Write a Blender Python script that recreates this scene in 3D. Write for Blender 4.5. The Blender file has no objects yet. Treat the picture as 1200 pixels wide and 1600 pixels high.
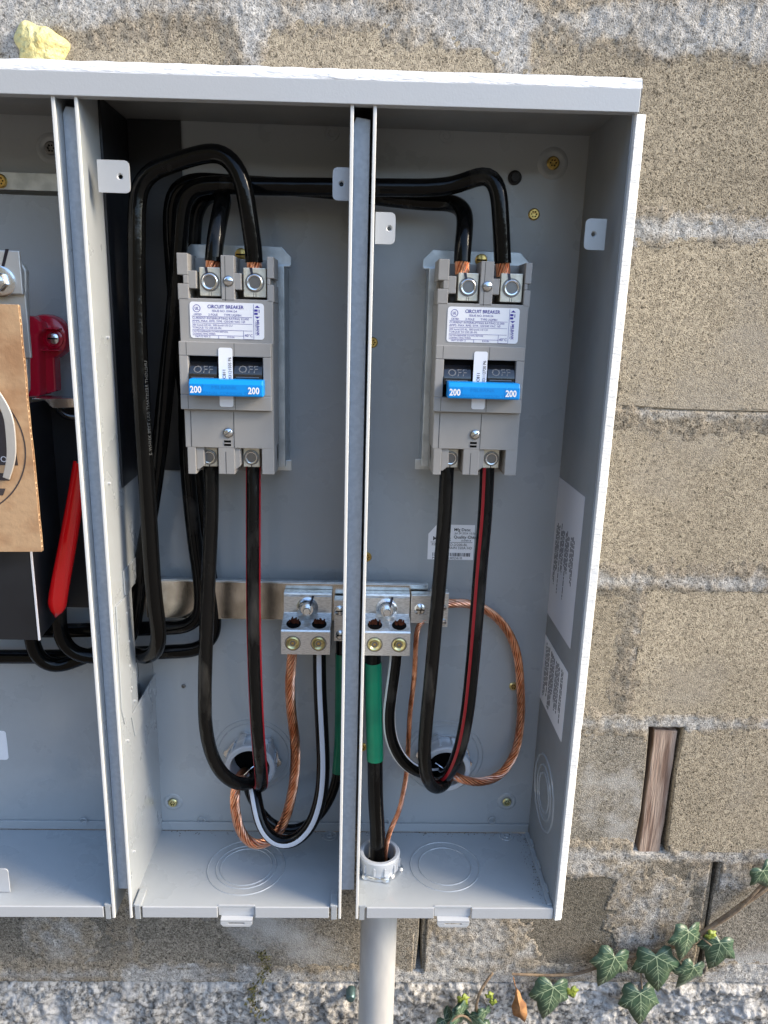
import bpy, math, random
import numpy as np
from mathutils import Vector, Matrix
random.seed(7)
SC = bpy.context.scene
COL = SC.collection

# ------------------------------------------------------------------ camera
# world: X right, Y into the wall (0 = front rim of the enclosure), Z up, metres
F = 1155.0
_d = np.array([-30, -295, F]); _d = _d / np.linalg.norm(_d)
_v = np.array([-130, 4530, F]); _v = _v / np.linalg.norm(_v)
_v = _v - _d * (_v @ _d); _v = _v / np.linalg.norm(_v)
_r = np.cross(_v, _d)
RM = np.stack([_r, _d, -_v])
CAM = np.array([0, -0.722, 0.0])
cam = bpy.data.cameras.new('camera'); camo = bpy.data.objects.new('camera', cam); COL.objects.link(camo)
cam.sensor_fit = 'VERTICAL'; cam.sensor_height = 36; cam.lens = 36 * F / 1600
cam.clip_start = 0.02; cam.clip_end = 2000
m = Matrix.Identity(4)
for i in range(3):
    m[i][0] = RM[i][0]; m[i][1] = -RM[i][1]; m[i][2] = -RM[i][2]; m[i][3] = CAM[i]
camo.matrix_world = m
SC.camera = camo
# ------------------------------------------------------------------ world, sun, exposure
SUN_DIR = Vector((0.90, -0.24, 0.56)).normalized()      # towards the sun
world = bpy.data.worlds.new('World'); SC.world = world; world.use_nodes = True
wn = world.node_tree; bg = wn.nodes['Background']
sky = wn.nodes.new('ShaderNodeTexSky'); sky.sky_type = 'NISHITA'; sky.sun_disc = False
sky.sun_elevation = math.asin(SUN_DIR.z); sky.sun_rotation = math.atan2(SUN_DIR.x, SUN_DIR.y)
sky.air_density = 1.0; sky.dust_density = .6; sky.ozone_density = 1.1
wn.links.new(sky.outputs[0], bg.inputs[0]); bg.inputs[1].default_value = 0.15
sun = bpy.data.lights.new('sun', 'SUN'); sun.energy = 2.0; sun.angle = math.radians(24); sun.color = (1, 0.84, 0.62)
suno = bpy.data.objects.new('sun', sun); COL.objects.link(suno)
suno.rotation_euler = SUN_DIR.to_track_quat('Z', 'Y').to_euler()
SC.view_settings.view_transform = 'Standard'; SC.view_settings.look = 'None'
SC.view_settings.exposure = 1.8; SC.view_settings.gamma = 1; SC.view_settings.use_curve_mapping = False
SC.render.engine = 'CYCLES'
SC.cycles.max_bounces = 8; SC.cycles.diffuse_bounces = 5; SC.cycles.glossy_bounces = 4

# ------------------------------------------------------------------ ray helper: a pixel and one known coordinate give a point
def P(px, py, Y=None, X=None, Z=None):
    ray = RM @ np.array([px - 600, py - 800, F])
    if Y is not None: t = (Y - CAM[1]) / ray[1]
    elif X is not None: t = (X - CAM[0]) / ray[0]
    else: t = (Z - CAM[2]) / ray[2]
    return Vector(CAM + ray * t)

# ------------------------------------------------------------------ materials
MATS = {}
def mat(name, col, rough=0.5, metal=0.0, coat=0.0, spec=0.5, var=None, bump=None, bump2=None, emit=None, aniso=0):
    """var = (scale, other colour, lo, hi[, stretch]); bump = (scale, distance[, stretch])"""
    m = bpy.data.materials.new(name); m.use_nodes = True
    nt = m.node_tree; N = nt.nodes; L = nt.links; b = N['Principled BSDF']
    b.inputs['Base Color'].default_value = (*col, 1); b.inputs['Roughness'].default_value = rough
    b.inputs['Metallic'].default_value = metal; b.inputs['Coat Weight'].default_value = coat
    b.inputs['Specular IOR Level'].default_value = spec
    b.inputs['Coat Roughness'].default_value = 0.08
    if aniso: b.inputs['Anisotropic'].default_value = aniso
    tc = N.new('ShaderNodeTexCoord')
    def noise(scale, st=None, detail=4):
        n = N.new('ShaderNodeTexNoise'); n.inputs['Scale'].default_value = scale; n.inputs['Detail'].default_value = detail
        if st:
            mp = N.new('ShaderNodeMapping'); mp.inputs['Scale'].default_value = st
            L.new(tc.outputs['Object'], mp.inputs[0]); L.new(mp.outputs[0], n.inputs['Vector'])
        else: L.new(tc.outputs['Object'], n.inputs['Vector'])
        return n
    if var:
        n = noise(var[0], var[4] if len(var) > 4 else None)
        r = N.new('ShaderNodeMapRange'); r.inputs[1].default_value = var[2]; r.inputs[2].default_value = var[3]
        L.new(n.outputs[0], r.inputs[0])
        mx = N.new('ShaderNodeMix'); mx.data_type = 'RGBA'
        mx.inputs[6].default_value = (*col, 1); mx.inputs[7].default_value = (*var[1], 1)
        L.new(r.outputs[0], mx.inputs[0]); L.new(mx.outputs[2], b.inputs['Base Color'])
    if name in ('grey_paint', 'fascia_paint', 'breaker_plastic', 'grey_paint_shaded', 'black_plastic'):
        rn = noise(14, None, 6); rr_ = N.new('ShaderNodeMapRange'); rr_.inputs[1].default_value = .35; rr_.inputs[2].default_value = .7; rr_.inputs[3].default_value = rough - .08; rr_.inputs[4].default_value = rough + .16
        L.new(rn.outputs[0], rr_.inputs[0]); L.new(rr_.outputs[0], b.inputs['Roughness'])
    prev = None
    for bp in (bump, bump2):
        if bp:
            n = noise(bp[0], bp[2] if len(bp) > 2 else None)
            bn = N.new('ShaderNodeBump'); bn.inputs['Distance'].default_value = bp[1]; bn.inputs['Strength'].default_value = 1
            L.new(n.outputs[0], bn.inputs['Height'])
            if prev: L.new(prev.outputs[0], bn.inputs['Normal'])
            prev = bn
    if prev: L.new(prev.outputs[0], b.inputs['Normal'])
    MATS[name] = m
    return m

def gritty(name, dark, light, tint, gs=560, lo=.36, hi=.50, bump_d=.0022, patch=None, rough=.95, rand=.22, pscale=7, over=None):
    """porous concrete: fine grains, painted shade in pores and pits, soft large tint, optional pale patches"""
    m = bpy.data.materials.new(name); m.use_nodes = True
    nt = m.node_tree; N = nt.nodes; L = nt.links; b = N['Principled BSDF']
    b.inputs['Roughness'].default_value = rough; b.inputs['Specular IOR Level'].default_value = .15
    tc = N.new('ShaderNodeTexCoord'); oi = N.new('ShaderNodeObjectInfo')
    geo = N.new('ShaderNodeNewGeometry')
    n1 = N.new('ShaderNodeTexNoise'); n1.inputs['Scale'].default_value = gs; n1.inputs['Detail'].default_value = 3; n1.inputs['Roughness'].default_value = .6
    n2 = N.new('ShaderNodeTexVoronoi'); n2.inputs['Scale'].default_value = gs * .55
    n3 = N.new('ShaderNodeTexNoise'); n3.inputs['Scale'].default_value = pscale; n3.inputs['Detail'].default_value = 5
    for n in (n1, n2, n3): L.new(geo.outputs['Position'], n.inputs['Vector'])
    r = N.new('ShaderNodeMapRange'); r.inputs[1].default_value = lo; r.inputs[2].default_value = hi
    L.new(n1.outputs[0], r.inputs[0])
    mx = N.new('ShaderNodeMix'); mx.data_type = 'RGBA'; mx.inputs[6].default_value = (*dark, 1); mx.inputs[7].default_value = (*light, 1)  # dark end paints the shade of pores into the colour
    L.new(r.outputs[0], mx.inputs[0])
    if over:
        at = N.new('ShaderNodeAttribute'); at.attribute_name = 'cover'
        mo = N.new('ShaderNodeMix'); mo.data_type = 'RGBA'; mo.inputs[6].default_value = (*over[0], 1); mo.inputs[7].default_value = (*over[1], 1); L.new(r.outputs[0], mo.inputs[0])
        ma = N.new('ShaderNodeMix'); ma.data_type = 'RGBA'; L.new(at.outputs['Fac'], ma.inputs[0]); L.new(mx.outputs[2], ma.inputs[6]); L.new(mo.outputs[2], ma.inputs[7])
        mx = ma
    # per-grain colour
    hs = N.new('ShaderNodeHueSaturation')
    vr = N.new('ShaderNodeMapRange'); vr.inputs[3].default_value = .72; vr.inputs[4].default_value = 1.3
    sep = N.new('ShaderNodeSeparateColor'); L.new(n2.outputs['Color'], sep.inputs[0]); L.new(sep.outputs[0], vr.inputs[0])
    L.new(vr.outputs[0], hs.inputs['Value']); L.new(mx.outputs[2], hs.inputs['Color'])
    mx2 = N.new('ShaderNodeMix'); mx2.data_type = 'RGBA'; mx2.blend_type = 'MULTIPLY'
    r3 = N.new('ShaderNodeMapRange'); r3.inputs[1].default_value = .38; r3.inputs[2].default_value = .66
    L.new(n3.outputs[0], r3.inputs[0]); L.new(r3.outputs[0], mx2.inputs[0])
    L.new(hs.outputs[0], mx2.inputs[6]); mx2.inputs[7].default_value = (*tint, 1)
    out = mx2.outputs[2]
    pv = N.new('ShaderNodeTexVoronoi'); pv.inputs['Scale'].default_value = 95; L.new(geo.outputs['Position'], pv.inputs['Vector'])  # larger pits: cavity shade multiplied into the colour
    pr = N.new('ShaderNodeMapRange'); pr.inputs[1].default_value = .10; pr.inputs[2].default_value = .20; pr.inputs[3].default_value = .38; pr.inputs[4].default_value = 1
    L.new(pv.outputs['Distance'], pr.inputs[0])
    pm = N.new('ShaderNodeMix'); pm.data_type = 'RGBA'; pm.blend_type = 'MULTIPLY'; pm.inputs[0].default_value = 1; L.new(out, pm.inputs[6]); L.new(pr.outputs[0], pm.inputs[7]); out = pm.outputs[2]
    hv = N.new('ShaderNodeHueSaturation'); rr = N.new('ShaderNodeMapRange'); rr.inputs[3].default_value = 1 - rand / 2; rr.inputs[4].default_value = 1 + rand / 2
    L.new(oi.outputs['Random'], rr.inputs[0]); L.new(rr.outputs[0], hv.inputs['Value']); L.new(out, hv.inputs['Color']); out = hv.outputs[0]
    if patch:
        n4 = N.new('ShaderNodeTexNoise'); n4.inputs['Scale'].default_value = patch[1]; n4.inputs['Detail'].default_value = 6; n4.inputs['Roughness'].default_value = .62
        mp = N.new('ShaderNodeMapping'); mp.inputs['Location'].default_value = (3.1, 0, patch[4] if len(patch) > 4 else 1.7)
        L.new(geo.outputs['Position'], mp.inputs[0]); L.new(mp.outputs[0], n4.inputs['Vector'])
        r4 = N.new('ShaderNodeMapRange'); r4.inputs[1].default_value = patch[2]; r4.inputs[2].default_value = patch[3]
        L.new(n4.outputs[0], r4.inputs[0])
        mx3 = N.new('ShaderNodeMix'); mx3.data_type = 'RGBA'; mx3.inputs[7].default_value = (*patch[0], 1)
        L.new(out, mx3.inputs[6]); L.new(r4.outputs[0], mx3.inputs[0])
        out = mx3.outputs[2]
    L.new(out, b.inputs['Base Color'])
    bn = N.new('ShaderNodeBump'); bn.inputs['Distance'].default_value = bump_d; bn.inputs['Strength'].default_value = .9
    L.new(n1.outputs[0], bn.inputs['Height']); L.new(bn.outputs[0], b.inputs['Normal'])
    MATS[name] = m
    return m

PAINT = (.36, .385, .40)
mat('grey_paint', PAINT, .3, coat=.6, bump=(900, .00012), bump2=(26, .0009), var=(7, (.38, .40, .41), .35, .75))
mat('grey_paint_shaded', (.27, .275, .275), .4, bump=(700, .00015), var=(25, (.26, .28, .29), .4, .7))  # same paint as grey_paint, darkened to paint in shade on inner faces
mat('rim_paint_lit', (.72, .71, .67), .35, coat=.3)  # same enclosure paint, lightened to paint in light caught by the rims
mat('fascia_paint', (.45, .465, .48), .38, coat=.2, bump=(500, .0001))
mat('wrinkle_paint_lit', (.74, .75, .76), .45, bump=(70, .0022, (1, 3, 5)), bump2=(400, .0002))  # same enclosure paint made near-white: sky light painted into the hood top
mat('wrinkle_paint_side_lit', (.78, .78, .76), .45, bump=(90, .0008, (1, 1, 4)), bump2=(400, .0002))  # same enclosure paint made warm white: sunlight painted into the flange
mat('strip_steel', (.50, .55, .61), .42, metal=.15, bump=(300, .0002), var=(200, (.44, .49, .55), .4, .6))
mat('galvanised', (.62, .66, .68), .36, metal=.85, var=(60, (.48, .52, .54), .42, .6), bump=(200, .0001))
mat('zinc', (.78, .80, .82), .22, metal=1, bump=(300, .0001))
mat('aluminium', (.80, .79, .76), .3, metal=.75, var=(220, (.62, .61, .58), .45, .62, (1, 1, 6)), bump=(500, .00012))
mat('lug_alloy', (.80, .76, .64), .42, metal=.5, var=(150, (.68, .64, .52), .42, .62), bump=(500, .0001))
mat('stainless', (.68, .655, .61), .16, metal=1, bump=(500, .00004, (6, 1, 1)), var=(40, (.44, .41, .36), .4, .65))
mat('brass', (.62, .42, .13), .32, metal=1, bump=(600, .0001))
mat('yellow_zinc', (.66, .58, .28), .3, metal=1, bump=(600, .0001))
mat('steel_dark', (.25, .25, .25), .35, metal=.9)
mat('breaker_plastic', (.335, .32, .30), .48, bump=(900, .00008), var=(18, (.30, .285, .265), .42, .65))
mat('black_gloss', (.012, .012, .014), .12, spec=.9)
mat('raised_black', (.16, .16, .16), .4)
mat('black_plastic', (.010, .011, .014), .42, bump=(300, .00006), var=(9, (.018, .019, .022), .45, .7))
mat('hole', (.004, .004, .004), .9, spec=.1)
mat('cable_jacket', (.003, .003, .003), .13, spec=.2, bump=(30, .0012), var=(40, (.035, .032, .028), .60, .80, (1, 1, .4)), bump2=(500, .00006))
mat('cable_jacket_matt', (.006, .0058, .0055), .2, spec=.22, var=(45, (.05, .046, .04), .56, .78, (1, 1, .3)), bump=(80, .0024, (1, 1, .3)), bump2=(500, .00008))
mat('red_stripe', (.36, .008, .018), .36, bump=(60, .0005))
mat('white_stripe', (.66, .68, .72), .4, bump=(60, .0004))
mat('cable_print', (.13, .13, .12), .6)
mat('green_tape', (.0, .21, .10), .3, bump=(60, .0006), var=(40, (.0, .17, .085), .4, .6))
mat('copper', (.90, .47, .30), .3, metal=1, var=(90, (.66, .27, .14), .45, .62), bump=(400, .0001))
mat('copper_dark', (.10, .03, .015), .6, metal=.8)
mat('red_rubber', (.80, .006, .008), .18, coat=.4, bump=(20, .0005))
mat('red_plastic', (.56, .004, .028), .2, coat=.4, bump=(40, .0004))
mat('blue_plastic', (.0, .26, .72), .36, bump=(400, .00008))
mat('blue_engraving', (.0, .20, .60), .4)
mat('pvc', (.50, .52, .545), .35, coat=.1, bump=(300, .00008))
mat('conduit_pvc', (.53, .52, .49), .38, var=(12, (.42, .41, .40), .4, .7, (4, 4, 1)), bump=(60, .0001))
mat('sticker', (.88, .88, .90), .32, bump=(60, .0001))
mat('sticker_grey', (.66, .66, .70), .5)
mat('ink_blue', (.05, .035, .30), .5)
mat('ink_black', (.03, .03, .035), .5)
mat('ink_white', (.85, .85, .85), .5)
mat('marker', (.012, .008, .015), .4)
mat('cardboard', (.47, .30, .165), .85, var=(16, (.36, .20, .10), .42, .62, (1, 1, 2)), bump=(150, .0004))
mat('cardboard_edge', (.50, .34, .20), .9, bump=(300, .001))
mat('card_ink', (.045, .035, .035), .7)
mat('card_cream', (.52, .35, .20), .8)
mat('brushed_nickel', (.66, .63, .58), .42, metal=.55, bump=(200, .0002))
mat('wood', (.40, .30, .235), .85, var=(30, (.20, .125, .09), .42, .66, (4, 4, .5)), bump=(90, .0022, (5, 5, .35)))
mat('foam', (.66, .59, .27), .6, var=(45, (.60, .46, .16), .5, .7), bump=(110, .006), bump2=(30, .01))
mat('ivy_leaf', (.05, .095, .055), .36, spec=.5, var=(90, (.10, .15, .085), .48, .66), bump=(200, .0008))
mat('ivy_vein', (.34, .42, .26), .55)
mat('ivy_young', (.26, .30, .04), .5, var=(80, (.16, .22, .03), .4, .6))
mat('vine_bark', (.26, .19, .12), .8, var=(90, (.16, .11, .07), .4, .65), bump=(150, .002))
mat('dead_leaf', (.40, .20, .08), .75, var=(60, (.22, .10, .04), .42, .62), bump=(120, .002))
mat('moss', (.085, .085, .02), .9, var=(200, (.16, .14, .05), .4, .6))
mat('rubber', (.012, .012, .013), .5)
mat('dirt', (.16, .125, .09), .95, var=(2, (.11, .09, .065), .4, .6), bump=(20, .02))
mat('far_hill', (.07, .075, .035), .95, var=(.15, (.13, .10, .06), .4, .6))
mat('stone_pebble', (.40, .40, .39), .8, var=(60, (.28, .29, .30), .4, .6))
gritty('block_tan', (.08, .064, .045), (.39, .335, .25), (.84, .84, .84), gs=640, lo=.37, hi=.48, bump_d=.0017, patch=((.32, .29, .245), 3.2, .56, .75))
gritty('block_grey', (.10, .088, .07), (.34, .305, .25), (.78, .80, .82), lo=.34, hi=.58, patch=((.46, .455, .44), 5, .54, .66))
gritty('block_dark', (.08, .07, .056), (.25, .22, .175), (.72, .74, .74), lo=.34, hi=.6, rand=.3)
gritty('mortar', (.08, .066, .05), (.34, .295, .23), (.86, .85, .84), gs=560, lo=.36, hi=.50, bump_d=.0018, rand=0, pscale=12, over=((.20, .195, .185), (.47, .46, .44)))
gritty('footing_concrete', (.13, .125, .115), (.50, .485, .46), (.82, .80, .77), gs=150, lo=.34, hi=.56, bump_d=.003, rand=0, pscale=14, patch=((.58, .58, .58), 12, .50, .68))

# ------------------------------------------------------------------ object helpers
WL = {}
def empty(name, loc, label=None, cat=None, group=None):
    o = bpy.data.objects.new(name, None); COL.objects.link(o); o.location = loc; o.empty_display_size = .02
    WL[o] = Vector(loc)
    if label: o['label'] = label
    if cat: o['category'] = cat
    if group: o['group'] = group
    return o
def tag(o, label=None, cat=None, group=None, kind=None):
    for k, v in (('label', label), ('category', cat), ('group', group), ('kind', kind)):
        if v: o[k] = v
    return o
_txt = {}
def text_mesh(body, align='LEFT', spacing=1.0, bold=0):
    key = (body, align, spacing, bold)
    if key not in _txt:
        c = bpy.data.curves.new('t', 'FONT'); c.body = body; c.size = 1; c.resolution_u = 2; c.align_x = align; c.align_y = 'CENTER'
        c.space_character = spacing; c.offset = bold
        o = bpy.data.objects.new('t', c); COL.objects.link(o)
        dg = bpy.context.evaluated_depsgraph_get(); me = bpy.data.meshes.new_from_object(o.evaluated_get(dg))
        _txt[key] = ([tuple(v.co) for v in me.vertices], [tuple(p.vertices) for p in me.polygons])
        bpy.data.objects.remove(o); bpy.data.curves.remove(c); bpy.data.meshes.remove(me)
    return _txt[key]

def smooth_path(pts, step=.004):
    """Catmull-Rom (centripetal-ish) through the points, resampled"""
    P_ = [Vector(p) for p in pts]
    P_ = [P_[0] * 2 - P_[1]] + P_ + [P_[-1] * 2 - P_[-2]]
    out = []
    for i in range(1, len(P_) - 2):
        p0, p1, p2, p3 = P_[i - 1:i + 3]
        t0 = 0; t1 = max((p1 - p0).length, 1e-6) ** .5; t2 = t1 + max((p2 - p1).length, 1e-6) ** .5; t3 = t2 + max((p3 - p2).length, 1e-6) ** .5
        n = max(2, int((p2 - p1).length / step))
        for k in range(n):
            t = t1 + (t2 - t1) * k / n
            a1 = p0 * ((t1 - t) / (t1 - t0)) + p1 * ((t - t0) / (t1 - t0)); a2 = p1 * ((t2 - t) / (t2 - t1)) + p2 * ((t - t1) / (t2 - t1)); a3 = p2 * ((t3 - t) / (t3 - t2)) + p3 * ((t - t2) / (t3 - t2))
            b1 = a1 * ((t2 - t) / (t2 - t0)) + a2 * ((t - t0) / (t2 - t0)); b2 = a2 * ((t3 - t) / (t3 - t1)) + a3 * ((t - t1) / (t3 - t1))
            out.append(b1 * ((t2 - t) / (t2 - t1)) + b2 * ((t - t1) / (t2 - t1)))
    out.append(P_[-2])
    # relax a little so bends look like stiff cable
    for _ in range(6):
        out = [out[0]] + [(out[i - 1] + out[i] * 2 + out[i + 1]) / 4 for i in range(1, len(out) - 1)] + [out[-1]]
    return out
def frames(path, up=Vector((0, -1, 0))):
    fr = []; n = None
    for i, p in enumerate(path):
        t = (path[min(i + 1, len(path) - 1)] - path[max(i - 1, 0)]).normalized()
        if n is None: n = (up - t * up.dot(t)).normalized()
        else: n = (n - t * n.dot(t)).normalized()
        fr.append((p, t, n, t.cross(n)))
    return fr

class MB:
    def __init__(s): s.v = []; s.f = []; s.m = []
    def add(s, vs, fs, mi=0):
        o = len(s.v); s.v += [tuple(v) for v in vs]; s.f += [tuple(i + o for i in f) for f in fs]; s.m += [mi] * len(fs); return s
    def box(s, x0, x1, y0, y1, z0, z1, mi=0):
        x0, x1 = sorted((x0, x1)); y0, y1 = sorted((y0, y1)); z0, z1 = sorted((z0, z1))
        return s.add([(x0, y0, z0), (x1, y0, z0), (x1, y1, z0), (x0, y1, z0), (x0, y0, z1), (x1, y0, z1), (x1, y1, z1), (x0, y1, z1)],
                     [(3, 2, 1, 0), (4, 5, 6, 7), (0, 1, 5, 4), (1, 2, 6, 5), (2, 3, 7, 6), (3, 0, 4, 7)], mi)
    def hull(s, front, back, mi=0):
        """two equal loops joined into a closed solid"""
        n = len(front); fs = [tuple(range(n)), tuple(range(2 * n - 1, n - 1, -1))]
        fs += [(i, i + n, (i + 1) % n + n, (i + 1) % n) for i in range(n)]
        return s.add(list(front) + list(back), fs, mi)
    def prism(s, poly, axis, a, b, mi=0):
        def mk(p, w): return (w, p[0], p[1]) if axis == 'X' else ((p[0], w, p[1]) if axis == 'Y' else (p[0], p[1], w))
        return s.hull([mk(p, a) for p in poly], [mk(p, b) for p in poly], mi)
    def lathe(s, c, axis, prof, seg=32, mi=0, closed=False, hexa=None):
        """prof: (radius, distance along the axis)"""
        a = Vector(axis).normalized(); u = a.orthogonal().normalized(); w = a.cross(u); c = Vector(c)
        vs = []; fs = []; n = len(prof)
        for k in range(seg):
            th = 2 * math.pi * k / seg; dr = u * math.cos(th) + w * math.sin(th)
            for r, h in prof: vs.append(c + a * h + dr * r)
        for k in range(seg):
            k2 = (k + 1) % seg
            for j in range(n - (0 if closed else 1)):
                j2 = (j + 1) % n
                fs.append((k * n + j, k2 * n + j, k2 * n + j2, k * n + j2))
        if not closed:
            if prof[0][0] > 1e-6: fs.append(tuple(k * n for k in range(seg))[::-1])
            if prof[-1][0] > 1e-6: fs.append(tuple(k * n + n - 1 for k in range(seg)))
        return s.add(vs, fs, mi)
    def cyl(s, c, axis, r, h, seg=24, mi=0, ch=0):
        if ch: return s.lathe(c, axis, [(r, 0), (r, h - ch), (r - ch, h)], seg, mi)
        return s.lathe(c, axis, [(r, 0), (r, h)], seg, mi)
    def tube(s, path, r, seg=18, mi=0, a0=None, a1=None, up=Vector((0, -1, 0)), rf=None, caps=True):
        fr = frames(path, up); vs = []; fs = []
        arc = a0 is not None; n = seg
        for i, (p, t, nn, bb) in enumerate(fr):
            rr = r if rf is None else r * rf(i / (len(fr) - 1))
            for k in range(n + (1 if arc else 0)):
                th = (a0 + (a1 - a0) * k / n) if arc else 2 * math.pi * k / n
                vs.append(p + (nn * math.cos(th) + bb * math.sin(th)) * rr)
        w = n + (1 if arc else 0)
        for i in range(len(fr) - 1):
            for k in range(n):
                k2 = k + 1 if arc else (k + 1) % n
                fs.append((i * w + k, i * w + k2, (i + 1) * w + k2, (i + 1) * w + k))
        if caps and not arc:
            fs.append(tuple(range(n))[::-1]); fs.append(tuple((len(fr) - 1) * w + k for k in range(n)))
        return s.add(vs, fs, mi)
    def text(s, body, size, o, ux, uz, mi=0, align='LEFT', sx=1.0, bold=0):
        vs, fs = text_mesh(body, align, 1.0, bold); o = Vector(o); ux = Vector(ux); uz = Vector(uz)
        return s.add([o + ux * (x * size * sx) + uz * (y * size) for x, y, _ in vs], fs, mi)
    def build(s, name, mats, parent=None, bevel=0, smooth=False, seg=2, loc=None):
        V = np.array(s.v, dtype=float)
        c = Vector((V.min(0) + V.max(0)) / 2) if loc is None else Vector(loc)
        me = bpy.data.meshes.new(name)
        me.from_pydata([tuple(q) for q in (V - np.array(c))], [], s.f)
        mats = [mats] if isinstance(mats, str) else mats
        for q in mats: me.materials.append(MATS[q])
        if len(mats) > 1: me.polygons.foreach_set('material_index', s.m)
        if smooth: me.polygons.foreach_set('use_smooth', [True] * len(s.f))
        me.update()
        o = bpy.data.objects.new(name, me); COL.objects.link(o)
        WL[o] = c
        if parent is not None: o.parent = parent; o.location = c - WL[parent]
        else: o.location = c
        if smooth:
            try: me.set_sharp_from_angle(angle=math.radians(smooth if smooth is not True else 38))
            except Exception: pass
        if bevel:
            b = o.modifiers.new('Bevel', 'BEVEL'); b.width = bevel; b.segments = seg; b.limit_method = 'ANGLE'; b.angle_limit = math.radians(40)
            b.harden_normals = False
        return o
def copy_tree(o, parent=None):
    c = o.copy(); COL.objects.link(c); c.parent = parent; WL[c] = WL[o].copy()
    for ch in o.children: copy_tree(ch, c)
    return c
def round_rect(x0, x1, z0, z1, r, n=4, corners=(1, 1, 1, 1)):
    x0, x1 = sorted((x0, x1)); z0, z1 = sorted((z0, z1)); out = []
    for (cx, cz, a, on) in ((x1 - r, z1 - r, 0, corners[0]), (x0 + r, z1 - r, 90, corners[1]), (x0 + r, z0 + r, 180, corners[2]), (x1 - r, z0 + r, 270, corners[3])):
        if on: out += [(cx + r * math.cos(math.radians(a + 90 * k / n)), cz + r * math.sin(math.radians(a + 90 * k / n))) for k in range(n + 1)]
        else: out.append((cx + (r if a in (0, 270) else -r), cz + (r if a in (0, 90) else -r)))
    return out

# numpy value noise
def vnoise(x, y, seed=0):
    xi = np.floor(x).astype(np.int64); yi = np.floor(y).astype(np.int64); xf = x - xi; yf = y - yi
    def h(a, b):
        n = (a * 374761393 + b * 668265263 + seed * 1442695041) & 0xffffffff
        n = ((n ^ (n >> 13)) * 1274126177) & 0xffffffff
        return ((n ^ (n >> 16)) & 0xffff) / 65535.0
    u = xf * xf * (3 - 2 * xf); v = yf * yf * (3 - 2 * yf)
    return (h(xi, yi) * (1 - u) + h(xi + 1, yi) * u) * (1 - v) + (h(xi, yi + 1) * (1 - u) + h(xi + 1, yi + 1) * u) * v
def fbm(x, y, seed=0, oc=4):
    s = 0; a = .5; t = 0
    for o in range(oc): s = s + a * vnoise(x * 2 ** o, y * 2 ** o, seed + o); t += a; a *= .5
    return s / t
def grid_mesh(name, xs, zs, Yf, mats, parent=None, kind=None, smooth=True):
    X, Z = np.meshgrid(xs, zs); Y = Yf(X, Z)
    nx, nz = len(xs), len(zs)
    co = np.stack([X, Y, Z], -1).reshape(-1, 3)
    idx = np.arange(nx * nz).reshape(nz, nx)
    q = np.stack([idx[:-1, :-1], idx[:-1, 1:], idx[1:, 1:], idx[1:, :-1]], -1).reshape(-1, 4)
    me = bpy.data.meshes.new(name)
    me.vertices.add(len(co)); me.vertices.foreach_set('co', co.ravel())
    me.loops.add(q.size); me.loops.foreach_set('vertex_index', q.ravel().astype(np.int32))
    me.polygons.add(len(q)); me.polygons.foreach_set('loop_start', np.arange(0, q.size, 4, dtype=np.int32))
    me.polygons.foreach_set('use_smooth', np.ones(len(q), dtype=bool)) if smooth else None
    me.materials.append(MATS[mats]); me.update(calc_edges=True); me.validate()
    o = bpy.data.objects.new(name, me); COL.objects.link(o); WL[o] = Vector((0, 0, 0))
    if parent is not None: o.parent = parent; o.location = -WL[parent]
    if kind: o['kind'] = kind
    return o

# ================================================================== SETTING
GZ = -1.15
gb = MB(); gb.add([(-300, -400, GZ), (300, -400, GZ), (300, .5, GZ), (-300, .5, GZ)], [(0, 1, 2, 3)])
tag(gb.build('ground', 'dirt'), 'pale dry dirt ground in front of the block wall', kind='structure')
def hillY(X, Z): return Z * 0
# wooded rise across the yard (out of view; mirrored in shiny parts, shaped to block sky)
hx = np.linspace(-260, 260, 160)
hv = []; hf = []
for i, x in enumerate(hx):
    h = 4.5 + 5 * float(fbm(np.array([x * .03 + 9.]), np.array([.5]), 3)[0]) + 1.5 * float(fbm(np.array([x * .3]), np.array([2.5]), 5)[0])
    yy = -26 + .0006 * x * x
    h += 24 * min(max((-x - 2) / 18, 0), 1)  # left end heightened to block sky and darken the inner side wall
    hv += [(x, yy + 14, GZ - .3), (x, yy, GZ + h * .75), (x, yy - 12, GZ + h), (x, yy - 40, GZ - .3)]
for i in range(len(hx) - 1):
    for k in range(3): a = i * 4 + k; hf.append((a, a + 4, a + 5, a + 1))
hb = MB(); hb.add(hv, hf); tag(hb.build('hills', 'far_hill', smooth=True), 'unseen wooded rise across the yard, raised at left to block sky light', kind='structure')

# ------------------------------------------------------------------ block wall
WY = .146        # face of the blocks
zrow = [P(1050, y, WY).z for y in (1523, 1337, 1130, 908, 647, 359)]
zrow = [zrow[0], zrow[1], zrow[2], zrow[3], zrow[4], zrow[5]]
zrow.append(zrow[-1] + .200); zrow.append(zrow[-1] + .203); zrow.append(zrow[-1] + .203)
wall = empty('block_wall', (0, WY, zrow[0]), 'weathered tan concrete block wall with smeared pale mortar joints behind the grey enclosure', 'wall')
XL, XR = -1.05, 1.05
jp = [  # vertical joints of every course, from the footing up
    [P(205, 1480, WY).x, P(655, 1480, WY).x, P(1106, 1430, WY).x],
    [P(1030, 1240, WY).x - .41, P(1034, 1240, WY).x],
    [P(988, 1020, WY).x - .405, P(988, 1020, WY).x],
    [.30 - .40, .305 - .098],
    [P(966, 500, WY).x - .40, P(966, 500, WY).x],
    [P(25, 60, WY).x, P(395, 60, WY).x, P(808, 60, WY).x],
    [-.28, .10], [-.1, .3]]
slotc = P(1034, 1240, WY).x
rows = []
for i, j in enumerate(jp):
    j = sorted(j)
    while j[0] > XL + .1: j.insert(0, j[0] - .405)
    while j[-1] < XR - .1: j.append(j[-1] + .405)
    rows.append(j)
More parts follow.
